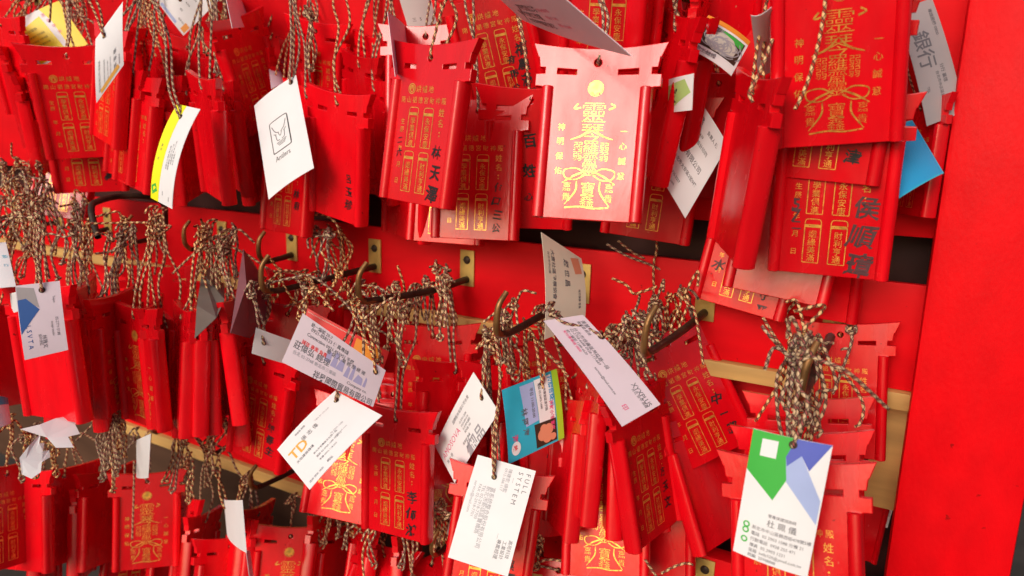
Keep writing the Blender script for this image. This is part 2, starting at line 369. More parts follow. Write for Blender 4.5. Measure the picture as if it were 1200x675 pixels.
bh = link('bent_hook', tube('bent_hook', [smooth_path([(lambda p: p + [0, 0, .82])(at_z(x, y, F * .09 / w)) for x, y, w in ((115, 278, 108), (110, 262, 107), (107, 246, 106), (112, 237, 104), (140, 230, 100), (176, 231, 97), (192, 240, 94), (194, 262, 91))], 8)], .0032, 10, .002), M['iron'], rack)
def on_hook(row, x, y):
    a, b = min(HOOKS[row], key=lambda h: abs(h[0][0] - x))
    t = min(max(-y / .158, .12), .97); return a + (b - a) * t

# ------------------------------------------------------------------ cords
# where the cords of each bunch are knotted, seen from the lens; every knot lies at the depth of what hangs from it
KNOTS = {'top': [(78, -46), (170, -46), (252, -44), (352, -44), (400, -46), (446, -46), (532, -46), (612, -46), (704, -46), (786, -50), (904, -56), (970, -52), (1054, -50)],
         'mid': [(4, 268), (46, 240), (94, 268), (136, 274), (182, 258), (234, 276), (266, 288), (308, 338), (358, 326), (426, 346), (468, 344), (510, 334), (580, 396), (636, 372), (734, 396), (790, 356), (938, 410), (994, 364)],
         'low': [(4, 500), (40, 506), (78, 504), (126, 490), (160, 512), (214, 540), (240, 528), (296, 566), (334, 590), (388, 596), (446, 618), (516, 606), (642, 654)]}
def knot_at(row, hx, hy, z):
    c = [p for p in KNOTS[row] if p[1] < hy - 14] or KNOTS[row]
    x, y = min(c, key=lambda p: abs(p[0] - hx) + .12 * abs(p[1] - hy))
    return at_z(x + rng.normal(0, 4), y + rng.normal(0, 4), z * rng.uniform(1.0, 1.04))
def seen_at(p):
    c = RW.T @ (np.asarray(p) - CAM); return CX + F * c[0] / c[2], CY + F * c[1] / c[2], c[2]
def jit(s): return rng.normal(0, s, 3)
def strand(a, b, sway=.004):
    a, b = np.asarray(a), np.asarray(b); d = np.linalg.norm(b - a)
    k = max(3, int(d / .035)); pts = [a]
    for i in range(1, k): pts.append(a + (b - a) * i / k + jit(sway * min(1, d / .08)))
    return smooth_path(pts + [b], 8)
def tail(p, length=.035, out=None):
    d = np.array([rng.normal(0, .8), -.35 + rng.normal(0, .35), rng.normal(.35, .7)]) if out is None else np.asarray(out, float)
    d /= np.linalg.norm(d); q = p + d * length * .5 + jit(.004)
    e = q + (d + np.array([0, 0, -.9]) + jit(.5)) * length * .5
    return smooth_path([p, p + d * length * .2, q, e], 8)
def knot(p, r=.0035, turns=1.6):
    ax = rng.normal(0, 1, 3); ax /= np.linalg.norm(ax); u = np.cross(ax, [.3, .5, .8]); u /= np.linalg.norm(u); w = np.cross(ax, u)
    t = np.linspace(0, turns * 2 * math.pi, 26)
    return p + np.outer(np.cos(t) * r, u) + np.outer(np.sin(t) * r, w) + np.outer((t / t[-1] - .5) * .005, ax)
def hung(hole_f, hole_b, top, tails=1, spread=.006):
    """a loop of cord: through a hole (front and back points), up both sides to a rod, knotted, with loose ends"""
    t1 = top + np.array([rng.normal(0, .0025), rng.normal(0, spread), .0045]); t2 = t1 + np.array([0, .004, .001])
    a = strand(t1, hole_f); b = strand(hole_b, t2)
    loop = np.concatenate([a[:-1], smooth_path([a[-1], (np.asarray(hole_f) + hole_b) / 2 + np.array([0, 0, -.0012]), b[0]], 5)[1:-1], b])
    over = smooth_path([t2, t2 + [.001, .004, .003], t1 + [0, 0, .004], t1 + [-.001, -.005, -.002]], 6)
    kp = t1 + (np.asarray(hole_f) - t1) * .12
    paths = [loop, over, knot(kp)]
    for _ in range(tails):
        if rng.random() < .55: paths.append(tail(kp, rng.uniform(.018, .05)))
    return paths
CR = .00118
def cord_mesh(paths, inv=None, r=CR):
    if inv is not None: paths = [np.array([tuple(inv @ Vector(p)) for p in q]) for q in paths]
    return tube('cord', paths, r, 7, .0010, True)

# ------------------------------------------------------------------ plaques
def board_mesh():
    cu = bpy.data.curves.new('outline', 'CURVE'); cu.dimensions = '2D'; cu.fill_mode = 'BOTH'; cu.extrude = .0027; cu.bevel_depth = .0005; cu.bevel_resolution = 1
    def spl(pts):
        s = cu.splines.new('POLY'); s.points.add(len(pts) - 1); s.use_cyclic_u = True
        for q, p in zip(s.points, pts): q.co = (p[0] / 1000, p[1] / 1000, 0, 1)
    H = 13.0
    topc = [(x, H - 4.2 * (1 - (abs(x) / 45) ** 1.8)) for x in np.linspace(45, -45, 15)]
    right = [(41.4, H - 8.6), (40.6, H - 9), (39.6, H - 15.4), (35.8, H - 15.6), (35.8, H - 20.4), (42.3, H - 20.6), (42.3, H - 28), (37.6, H - 28.3), (36.8, H - 30), (36.8, H - 117.5)]
    left = [(-x, y) for x, y in right]
    spl(topc + left + right[::-1])
    for sx in (1, -1): spl([(sx * 13.7, H - 17.2), (sx * 28, H - 16.2), (sx * 28, H - 20.8), (sx * 13.7, H - 21.2)])
    spl([(3.1 * math.cos(a), 3.1 * math.sin(a)) for a in np.linspace(0, 2 * math.pi, 18, endpoint=False)])
    o = bpy.data.objects.new('outline', cu); COL.objects.link(o)
    dg = bpy.context.evaluated_depsgraph_get(); dg.update()
    me = bpy.data.meshes.new_from_object(o.evaluated_get(dg), depsgraph=dg); bpy.data.objects.remove(o)
    me.transform(Matrix.Rotation(math.radians(90), 4, 'X')); me.materials.clear(); me.name = 'board'
    for p in me.polygons: p.use_smooth = False
    return me
BOARD = board_mesh(); BOARD.materials.append(M['red'])
def pillar_mesh(sx):
    bm = bmesh.new(); x = sx * 33.4
    prof = []
    for a in np.linspace(0, 2 * math.pi, 28, endpoint=False):
        c, d = math.cos(a), math.sin(a); prof.append((4.3 * math.copysign(abs(c) ** .78, c), 7.2 * math.copysign(abs(d) ** .78, d)))
    rings = []
    for z, k in ((-105, .86), (-104.4, 1), (-60, 1), (-16.2, 1), (-15.7, .9)): rings.append([bm.verts.new(((x + px * k) / 1000, py * k / 1000, z / 1000)) for px, py in prof])
    n = len(prof)
    for p, q in zip(rings, rings[1:]):
        for i in range(n): bm.faces.new((p[i], p[(i + 1) % n], q[(i + 1) % n], q[i]))
    bm.faces.new(rings[0][::-1]); bm.faces.new(rings[-1])
    bmesh.ops.recalc_face_normals(bm, faces=bm.faces)
    me = bm_mesh('pillar', bm, True, 40); me.materials.append(M['red']); return me
PILLAR = [pillar_mesh(-1), pillar_mesh(1)]
def name_print():
    s = Sheet(); B = -.004
    s.disc(-15.5, -22, 3.9, 3.2); s.disc(-15.5, -22, 2.6, 1.9); s.stroke([(-17.3, -23.4), (-15.5, -20.6), (-13.7, -23.4)], .8, .03)
    s.row('烘爐地', -8, -22, 5.6, 6.6, bold=B)
    s.row('南山福德宮財神殿', -23.5, -30, 5.0, 6.2, bold=B)
    s.frame(-15.5, -64, -5.5, -35.5, arch=True); s.frame(.5, -64, 10.5, -35.5, arch=True)
    s.frame(-15.5, -97, -5.5, -67.5, arch=True); s.frame(.5, -97, 10.5, -67.5, arch=True)
    for x, y, t in ((-10.5, -45, '學業俱進'), (5.5, -45, '永保安康'), (-10.5, -77.5, '姻緣美滿'), (5.5, -77.5, '財利亨通')): s.col(t, x, y, 5.4, 5.4, lift=.03)
    s.col('姓名', 19, -38, 6.0, 7.5); s.disc(19, -52, .6); s.disc(19, -54.5, .6)
    s.col('生辰', -21.5, -46, 4.6, 6.0); s.col('年', -21.5, -66, 4.6); s.col('月', -21.5, -78, 4.6); s.col('日', -21.5, -90, 4.6)
    return s.on_front('gold_print', -3.35)
def charm_print():
    s = Sheet(); B = -.010
    s.disc(0, -17, 4.9); s.disc(0, -17, 5.4, 5.15)
    s.ch('靈', 0, -33, 15, sx=1.25, bold=B)
    s.stroke([(-11, -27), (-13.5, -30.5), (-9, -30)], 1.1, .03); s.stroke([(11, -27), (14, -29), (10, -31)], 1.1, .03)
    s.ch('琴', 0, -46.5, 13, sx=1.3, bold=B, lift=.02)
    s.stroke([(0, -42), (-6, -48), (-14.5, -51.5)], 1.2, .05, True); s.stroke([(0, -42), (6, -48), (14.5, -51)], 1.2, .05, True)
    s.col('羅齋靈', 0, -56, 9.5, 7.6, sx=1.25, bold=B, lift=.01)
    for sx in (-1, 1):
        s.col('弱弱', sx * 9, -56, 7, 6.2, bold=B); s.ch('嘉', sx * 14.5, -83, 6.5, bold=B); s.ch('貴', sx * 14.5, -90, 6, bold=B, lift=.02)
        s.stroke([(sx * 2, -74), (sx * 9, -70.5), (sx * 17, -72), (sx * 16, -77), (sx * 9, -78), (sx * 3, -75)], .8, .05)
        s.stroke([(sx * 8, -79), (sx * 8.5, -86), (sx * 15.5, -95.5)], 1.1, .06, True)
        s.stroke([(sx * 1.5, -72), (sx * 10, -75.5), (sx * 18, -80.5)], 1.2, .07, True)
    s.col('寶鑫', 0, -84, 10, 7.6, sx=1.1, bold=B, lift=.03)
    s.stroke([(-15, -97.3), (-5, -96.2), (5, -97), (15, -96)], .9, .08)
    s.col('神明保佑', -21.5, -43, 5.4, 9.8, bold=0); s.col('一心誠意', 21.5, -45, 5.4, 9.8, bold=0)
    return s.on_front('gold_print', -3.35)
PRINT = {'N': name_print(), 'T': charm_print()}
for p in PRINT.values(): p.materials.append(M['gold'])
def hand_mesh(column):
    s = Sheet(); r = random.Random(str(column))
    for t, x, y, size, step in (column,):
        for i, c in enumerate(t):
            if c != ' ': s.ch(c, x + r.uniform(-.8, .8), y - i * step, size * r.uniform(.88, 1.12), rot=r.uniform(-9, 9), sx=r.uniform(.85, 1.15), bold=.018 + .004 * (i % 3), shear=r.uniform(-.05, .25), lift=.01 * i)
    a = r.uniform(0, 6); s.v = [(px + .35 * math.sin(py * .9 + a) + .2 * math.sin(px * 1.7), py + .35 * math.sin(px * .8 + a)) for px, py in s.v]
    return s.on_front('handwriting', -3.55)
_hand = {}
NAME = lambda t, size=9.5: ((t, 19, -64, size, size * 1.25),)
GROUPS = {'top': 'red torii plaques hanging in the top row', 'mid': 'red torii plaques hanging in the middle row', 'low': 'red torii plaques hanging in the bottom row'}
def plaque(row, hx, hy, w, roll, yaw, pitch, face, hand, label, cordside=1, tails=1, cord=True):
    """hx, hy: where the cord hole is seen; w: how wide the beam would look square on (gives the distance)"""
    r = ray(hx, hy); Z = F * .09 / w
    y = -DIST + r[1] * Z; yc = min(max(y, -.27), -.018)
    Z2 = (yc + DIST) / r[1]; sc = Z2 / Z
    loc = CAM + r * Z2
    f_ = r / np.linalg.norm(r); x_ = rt - f_ * rt.dot(f_); x_ /= np.linalg.norm(x_); z_ = np.cross(x_, f_)
    A = Matrix(((x_[0], f_[0], z_[0]), (x_[1], f_[1], z_[1]), (x_[2], f_[2], z_[2])))
    R = A @ Matrix.Rotation(math.radians(roll), 3, 'Y') @ Matrix.Rotation(math.radians(-pitch), 3, 'X') @ Matrix.Rotation(math.radians(yaw), 3, 'Z')
    e = bpy.data.objects.new('wish_plaque', None); COL.objects.link(e); e.empty_display_size = .01
    MW = Matrix.Translation(loc) @ R.to_4x4() @ Matrix.Diagonal((sc, sc, sc, 1)); e.matrix_world = MW
    tag(e, label, 'plaque', GROUPS[row])
    link('board', BOARD, None, e); link('pillar', PILLAR[0], None, e); link('pillar', PILLAR[1], None, e)
    if face: link('gold_print', PRINT[face], None, e)
    for column in hand or ():
        ink = 'greywash' if 'grey brush' in label else 'ink'
        if (column, ink) not in _hand: _hand[column, ink] = hand_mesh(column); _hand[column, ink].materials.append(M[ink])
        link('handwriting', _hand[column, ink], None, e)
    if cord:
        hf = np.array(MW @ Vector((0, -.0042, .0006))); hb = np.array(MW @ Vector((0, .0042, .0006)))
        top = knot_at(row, hx, hy, Z2)
        me = cord_mesh(hung(hf, hb, top, tails), MW.inverted()); me.materials.append(M['cord']); link('cord', me, None, e)
    return e

# ------------------------------------------------------------------ the plaques: (row, hole x, hole y, width, roll, yaw, pitch, printed side, handwriting, label)
PLAQUES = [
 # top row, far left
 ('top', 4, 30, 92, -2, -64, -6, None, None, 'red plaque cut by the left picture edge in the top row, one pale-lit pillar showing'),
 ('top', 24, 64, 88, -3, 64, -4, None, None, 'shadowed red plaque behind the yellow card, beside the left picture edge'),
 ('top', 36, 98, 88, -2, 70, -6, None, None, 'red plaque half hidden left of the plaque under the yellow card'),
 ('top', 78, 66, 102, -1, -8, -4, 'N', NAME('陳明'), 'plaque with crisp gold print hanging right below the yellow and white card'),
 ('top', 92, 112, 97, 0, -8, -2, 'N', NAME('王正義'), 'lower name plaque whose print continues under the one below the yellow card'),
 ('top', 84, 158, 84, 14, -30, 8, 'N', None, 'gleaming pale plaque hanging lowest at the left of the top row'),
 ('top', 132, 46, 104, 12, -70, -4, 'N', None, 'plaque leaning right behind the narrow white card with its long left pillar lit pink'),
 ('top', 150, 92, 102, 11, -70, -4, 'N', None, 'second leaning plaque of the fan below the narrow white card'),
 ('top', 166, 100, 104, 11, -64, -4, 'N', None, 'third leaning plaque of the fan, ending lowest below the narrow white card'),
 ('top', 160, 116, 92, 6, -48, -6, 'N', None, 'plaque at the bottom back of the leaning fan, only its foot and gold figures out'),
 ('top', 168, 42, 90, 5, 74, -6, None, None, 'dark plaque seen nearly edge on, right of the narrow white card'),
 ('top', 186, 66, 94, 5, -76, -6, None, None, 'edge-on plaque left of the yellow striped card, the higher of two'),
 ('top', 202, 98, 97, 3, -74, -6, None, None, 'edge-on plaque left of the yellow striped card, the lower of two'),
 ('top', 222, 56, 94, 6, -50, -6, None, None, 'plain backed plaque above the yellow striped card with a flared beam end'),
 ('top', 278, 32, 102, -11, 48, -4, 'N', None, 'plaque leaning left beside thick paired cords, faint gold print, between two white cards'),
 ('top', 240, 104, 112, -1, -74, -6, None, None, 'edge-on plaque with one long pink-lit pillar right of the yellow striped card'),
 ('top', 266, 106, 102, -2, -78, -6, None, None, 'shadowed edge-on plaque between the yellow striped card and the line-drawn card'),
 ('top', 290, 120, 98, -4, 64, -6, None, None, 'dark plaque whose face is covered by the line-drawn white card'),
 ('top', 342, 150, 106, 7, -54, 2, 'N', NAME('林明'), 'name plaque peeping out under the tip of the line-drawn white card'),
 ('top', 372, 37, 98, 6, -42, -5, 'N', NAME('文'), 'plaque with wide flared beam and faint print above right of the line-drawn card'),
 ('top', 362, 114, 106, 5, -58, -6, None, None, 'plaque with stepped beam end close to the right edge of the line-drawn card'),
 ('top', 398, 122, 118, 4, -52, -6, None, NAME('呂玉珍'), 'plaque with dark red face and one bright pillar, left of the big tilted name plaque'),
 ('top', 440, 55, 98, 4, -60, -6, None, None, 'small dark beam behind dense cords, left of the big tilted name plaque'),
 ('top', 442, 106, 110, 0, -72, -6, None, None, 'shadowed edge-on plaque close by the left side of the big tilted name plaque'),
 # top row, centre
 ('top', 508, 69, 146, 9, -48, 8, 'N', (('林天澤', 19, -66, 11, 15), ('二六', -22, -60, 6, 9)), 'big name plaque hanging tilted with three brushed characters and a cord through its beam'),
 ('top', 500, 44, 118, 3, -18, 16, None, None, 'plaque showing only a bright curved beam behind the big tilted name plaque'),
 ('top', 562, 131, 128, 3, -16, 10, 'N', (('伊口三公', 19, -62, 8, 11),), 'plaque with a pale shining face right behind the big tilted name plaque'),
 ('top', 530, 152, 114, 5, -18, 8, 'N', None, 'plaque whose bottom strip shows below the tilted name plaque'),
 ('top', 566, -14, 124, -13, 4, 6, 'N', (('福農滿滿', 20, -55, 11, 13), ('有限公司', 10, -62, 8, 12)), 'left-tilted plaque with two columns of black brushwork beside the pale pink plaque'),
 ('top', 622, 118, 130, 1, -4, -2, None, (('百姓', 0, -32, 11, 24), ('心', 0, -78, 8, 10)), 'dark red plaque with black brushwork half behind the pale pink plaque'),
 ('top', 702, 75, 157, 3, -12, 14.6, 'T', None, 'pale pink gleaming plaque with a big gold charm, facing front under the mauve folded card'),
 ('top', 722, -66, 150, 1, -6, 2, 'N', (('康日', 19, -62, 13, 17),), 'plaque with large brushed characters right above the pale pink plaque'),
 ('top', 772, -62, 152, 2, 72, -2, None, None, 'plaque edge rising like two thick red bars above right of the pale pink plaque'),
 ('top', 796, 36, 148, 9, -72, -4, None, None, 'plaque seen from the side between the pale pink plaque and the green leaf card'),
 ('top', 812, 38, 140, 5, -72, -4, None, None, 'lower side-on plaque ending above the white address card'),
 ('top', 778, 128, 132, 6, -10, 2, 'N', None, 'plaque with boxed gold print low between the pale pink plaque and the white address card'),
 ('top', 824, -8, 142, 1, 82, -4, None, None, 'narrow edge-on plaque between the green leaf card and the noodle picture card'),
 ('top', 850, -30, 104, -3, 10, -4, None, None, 'shaded plaque behind the noodle picture card'),
 ('top', 842, 98, 116, 2, 8, -4, None, None, 'shaded plaque with slotted beam right below the noodle picture card'),
 # top row, right
 ('top', 888, 110, 167, 5.5, -72, -4, None, None, 'tall bare plaque turned aside with its edge lit, next to the grey-inked name plaque'),
 ('top', 905, 210, 136, 12, -14, 4, 'N', (('信守平', 19, -76, 9, 12), ('水', -21, -74, 9, 9)), 'tilted name plaque sticking out lowest in the top row, grey brush marks on it'),
 ('top', 946, 182, 146, 9, -4, 7, None, None, 'plaque showing just a pale pink strip under the grey-inked name plaque'),
 ('top', 968, 226, 128, 4, -14, -4, None, None, 'red plaque behind the right bundle, only its foot and two pillar ends showing'),
 ('top', 987, 134, 166, 0, -5, -2, 'N', (('侯順璋', 20, -58, 16, 19), ('57', -22, -58, 11, 8), ('二', -21, -72, 7, 8)), 'name plaque with bold gold boxes and large grey brush characters, right end of top row'),
 ('top', 988, 10, 172, 0, -10, 5, 'N', (('津', 19, -88, 11, 12),), 'plaque of which a band with gold boxes shows above the grey-inked name plaque'),
 ('top', 985, -48, 186, -8, 6, 1, 'T', None, 'nearest plaque at top right with a dull gold charm and a single cord across it'),
 ('top', 1056, 2, 124, -7, 66, -4, None, None, 'dark narrow plaque in front of the grey bank card by the post'),
 ('top', 1082, 128, 106, 1, -58, 4, 'N', None, 'small shadowed plaque with a gold character under the bright blue card'),
 # middle row, left
 ('mid', -6, 368, 96, -4, 20, -8, None, None, 'red plaque cut by the left picture edge in the middle row'),
 ('mid', 46, 350, 126, -8, -57, -8, None, None, 'plaque with long shining left pillar under the white card with a blue diamond'),
 ('mid', 100, 345, 108, -8, 78, -10, None, None, 'edge-on plaque just right of the white card with a blue diamond'),
 ('mid', 136, 356, 108, -4, 58, -12, 'T', None, 'plaque with flared beam hung from thick paired cords, right of the blue diamond card'),
 ('mid', 160, 372, 112, -6, -64, -10, 'T', None, 'plaque reaching lowest behind the flared one on the thick paired cords'),
 ('mid', 178, 368, 108, -6, 78, -10, None, None, 'edge-on plaque leaning out right of the plaques on the thick paired cords'),
 ('mid', 188, 322, 90, 0, -6, -8, None, None, 'blurred plaque hanging higher behind the flared plaque, below a single long cord'),
 ('mid', 216, 374, 112, 1, -80, -8, None, None, 'edge-on plaque, first from the left of the four slim ones under two knotted cords'),
 ('mid', 231, 372, 112, 0, -82, -8, None, None, 'edge-on plaque, second from the left of the four slim ones under two knotted cords'),
 ('mid', 252, 372, 110, -3, 82, -8, None, None, 'edge-on plaque, third from the left of the four slim ones behind the curled grey paper'),
 ('mid', 272, 362, 110, -8, 78, -8, None, None, 'edge-on plaque, fourth of the four slim ones, behind the curled mauve paper'),
 ('mid', 312, 425, 108, 4, -44, -20, 'N', (('張春生', 19, -62, 9, 12), ('十六', -22, -66, 7, 9)), 'pink-red name plaque hanging alone under the plain white card corner'),
 ('mid', 338, 368, 104, 2, -16, -8, None, None, 'plaque with curved beam behind the mauve printed card'),
 ('mid', 362, 332, 98, 1, -12, -8, 'N', None, 'plaque hanging higher behind the mauve printed card, its gold seal just showing'),
 ('mid', 384, 420, 104, 4, 14, -8, None, None, 'dark plaque behind the mauve printed card and the gold-logo card'),
 ('mid', 416, 480, 108, 8, -24, -6, 'T', None, 'plaque with the lower end of a gold charm under the gold-logo card'),
 ('mid', 466, 492, 118, -1, -38, -14, 'N', (('李佩鴻', 19, -66, 12, 15),), 'name plaque with three heavy black characters right of the gold-logo card'),
 ('mid', 470, 448, 104, 0, -20, -12, None, None, 'uppermost of three stepped beams right of the mauve printed card'),
 ('mid', 462, 462, 106, 0, -20, -12, None, None, 'middle of three stepped beams right of the mauve printed card'),
 ('mid', 446, 478, 108, 2, -16, -10, None, None, 'lowest of three stepped beams, close to the corner of the gold-logo card'),
 ('mid', 508, 394, 110, 0, -6, -8, 'N', None, 'upright plaque with a gold seal above the stepped beams, under hanging cords'),
 ('mid', 532, 436, 112, 3, 34, -8, None, None, 'shaded plaque behind the upper corner of the white card with a red heading'),
 ('mid', 516, 476, 108, 1, 10, -8, 'T', None, 'shaded plaque with dull bronze print between the black-inked one and white cards'),
 # middle row, centre
 ('mid', 586, 566, 124, 8, -8, -10, 'N', NAME('吳國', 9), 'plaque almost covered by the large white card with columns of grey print'),
 ('mid', 588, 440, 112, 4, 20, -6, None, None, 'red plaque behind the white card with a red heading and the cyan card'),
 ('mid', 634, 398, 112, -2, 10, -6, 'N', None, 'slotted plaque behind the long mauve card and above the cyan card'),
 ('mid', 654, 492, 114, -2, 12, -8, None, (('心金玉', -8, -30, 10, 15),), 'dark plaque with black spots of brushwork right of the cyan card'),
 ('mid', 692, 455, 126, 6, -76, -6, None, None, 'side-on plaque with pink-lit left pillar under the long mauve card'),
 ('mid', 716, 472, 124, 3, -80, -6, None, None, 'side-on plaque second from the left under the long mauve card'),
 ('mid', 746, 478, 132, -7, 56, -14, 'N', (('方玉文', 19, -58, 9, 13),), 'name plaque turned to the right, just right of the side-on pair'),
 ('mid', 712, 530, 122, 3, -10, -6, 'T', None, 'plaque with the foot of a gold charm showing under the side-on pair'),
 ('mid', 768, 538, 112, 3, -16, -8, None, None, 'shaded plaque low behind the right-turned name plaque'),
 ('mid', 781, 403, 122, -24, 16, -6, 'N', (('中一鄧', 19, -60, 10, 14),), 'name plaque swung far to the left, right of the long pale mauve card'),
 # middle row, right
 ('mid', 985, 392, 122, 3, -4, -6, 'N', (('林', 19, -60, 11, 12),), 'plaque behind the thick cord bundle with its right beam end clear, by the wood block'),
 ('mid', 946, 482, 142, 3, 0, -10, None, None, 'plaque whose wide slotted beam shows above the green and blue card'),
 ('mid', 938, 524, 156, 4, 8, -10, None, None, 'plaque between the wide slotted beam and the one under the green and blue card'),
 ('mid', 930, 560, 174, 4, -10, -10, 'N', (('宏發', 19, -60, 10, 14),), 'big plaque largely covered by the green and blue card, its beam ends sticking out'),
 # bottom row
 ('low', 6, 556, 92, -9, 30, -8, 'N', None, 'red plaque at the left picture edge in the bottom row, lowest corner sloping'),
 ('low', 30, 562, 90, -9, -52, -10, None, None, 'plaque with a broad tilted pillar left of the torn white paper'),
 ('low', 74, 558, 86, -8, 24, -10, None, None, 'plain faced plaque below the torn white papers'),
 ('low', 124, 560, 84, -6, 44, -10, None, None, 'plaque turned aside left of the charm plaque with the wide beam, on tan cords'),
 ('low', 173, 564, 86, -6, -8, -12, 'T', None, 'plaque with wide curved beam and dull gold charm, left of the bottom row'),
 ('low', 157, 634, 80, -3, 20, -14, 'N', None, 'small lower plaque with gold print hung on one long cord before the charm plaque'),
 ('low', 208, 640, 80, -3, 30, -12, None, None, 'red plaque behind the small lower plaque, its right pillar showing'),
 ('low', 238, 612, 86, -2, 64, -10, None, None, 'edge-on plaque left of the narrow curled white card in the bottom row'),
 ('low', 268, 640, 90, -2, 30, -10, None, None, 'shaded plaque below the narrow curled white card'),
 ('low', 341, 628, 94, 0, -4, -14, 'T', None, 'plaque facing front with gold charm under a bent brass hook tip, bottom row'),
 ('low', 402, 626, 92, 2, 46, -10, None, None, 'shaded plaque under tan cords right of the front-facing charm plaque'),
 ('low', 452, 652, 100, 18, -40, 4, None, None, 'plaque swung out under a draped cord loop in the bottom row'),
 ('low', 505, 662, 100, -28, 20, 0, None, None, 'plaque tilted steeply left of the large white card with grey print, bottom row'),
 # slim neighbours that fill the bunches
 ('top', 118, 70, 90, 9, -74, -4, None, None, 'slim edge-on plaque behind the fan of leaning plaques at top left'),
 ('top', 304, 66, 92, -3, -72, -6, None, None, 'dark edge-on plaque above the line-drawn card, right of the paired cords'),
 ('top', 326, 140, 100, 1, 74, -6, None, None, 'edge-on plaque behind the right border of the line-drawn card'),
 ('top', 346, 62, 94, 2, -70, -6, None, None, 'edge-on plaque left of the flared plaque with faint print'),
 ('top', 424, 78, 106, 3, -66, -6, None, None, 'edge-on plaque behind the one with a dark red face, under dense cords'),
 ('top', 214, 118, 100, 1, 70, -6, None, None, 'edge-on plaque behind the yellow striped card itself'),
 ('top', 478, 150, 112, 3, -58, -4, None, None, 'dim plaque behind the lower left corner of the big tilted name plaque'),
 ('mid', 64, 384, 104, -7, 72, -8, None, None, 'edge-on plaque behind the long shining left pillar, under the blue diamond card'),
 ('mid', 118, 374, 106, -6, 76, -10, None, None, 'edge-on plaque close left of the flared plaque on the thick paired cords'),
 ('mid', 200, 384, 104, -2, -78, -8, None, None, 'slim plaque just left of the four slim ones under two knotted cords'),
 ('mid', 292, 392, 104, -4, 72, -8, None, None, 'slim plaque left of the pink-red name plaque, under the curled mauve paper'),
 ('mid', 404, 470, 104, 3, -70, -8, None, None, 'edge-on plaque behind the gold-logo card'),
 ('mid', 548, 496, 110, 1, -70, -8, None, None, 'edge-on plaque behind the white card with a red heading'),
 ('mid', 604, 470, 112, 2, 64, -6, None, None, 'edge-on plaque behind the cyan card'),
 ('mid', 668, 480, 120, 6, -72, -6, None, None, 'shaded edge-on plaque left of the side-on pair under the long mauve card'),
 ('mid', 732, 462, 122, 1, 78, -8, None, None, 'edge-on plaque between the side-on pair and the right-turned plaque'),
 ('mid', 772, 468, 120, -6, 70, -8, None, None, 'edge-on plaque between the right-turned plaque and the far-swung name plaque'),
 ('mid', 806, 500, 116, -14, 50, -8, None, None, 'shaded plaque under the lower edge of the far-swung name plaque'),
 ('low', 54, 584, 86, -8, 70, -10, None, None, 'edge-on plaque between two plain plaques below the torn white papers'),
 ('low', 98, 578, 84, -7, 74, -10, None, None, 'edge-on plaque right of the plain faced one below the torn papers'),
 ('low', 222, 592, 84, -2, -72, -10, None, None, 'edge-on plaque against the right side of the wide-beamed charm plaque'),
 ('low', 284, 616, 92, 0, -72, -10, None, None, 'edge-on plaque right of the narrow curled white card'),
 ('low', 300, 604, 90, 0, 66, -10, None, None, 'edge-on plaque behind the front-facing charm plaque at its left'),
 ('low', 378, 612, 94, 3, 72, -10, None, None, 'edge-on plaque touching the right end of the front-facing charm plaque'),
 ('low', 428, 626, 98, 5, -74, -10, None, None, 'edge-on plaque under the draped cord loop'),
 ('low', 478, 636, 100, 0, 72, -10, None, None, 'edge-on plaque inside the draped cord loop, beside the steeply tilted one'),
 ('low', 548, 642, 110, 2, -60, -10, None, None, 'edge-on plaque left of the large white card at the bottom edge'),
 ('low', 655, 668, 118, 2, -10, -10, None, None, 'red plaque just peeking in at the bottom edge right of the large white card'),
]
for p in PLAQUES: plaque(*p)
# one more hangs on the far side, seen through the gap beside the post
e = plaque('mid', 1010, 560, 92, 2, 0, -6, None, None, 'small dark plaque seen deep in the gap beside the post, under the wood block', cord=False)
_p = at_y(1012, 574, .07); e.matrix_world = Matrix.Translation(_p) @ Matrix.Rotation(math.radians(4), 4, 'Y') @ Matrix.Diagonal((.62, .62, .62, 1))
_t = on_hook('mid', _p[0], -.01)
me = cord_mesh([strand(np.array(_p), np.array([_p[0], _p[1] - .002, ZC2 + .005]), .001)], e.matrix_world.inverted()); me.materials.append(M['cord']); link('cord', me, None, e)

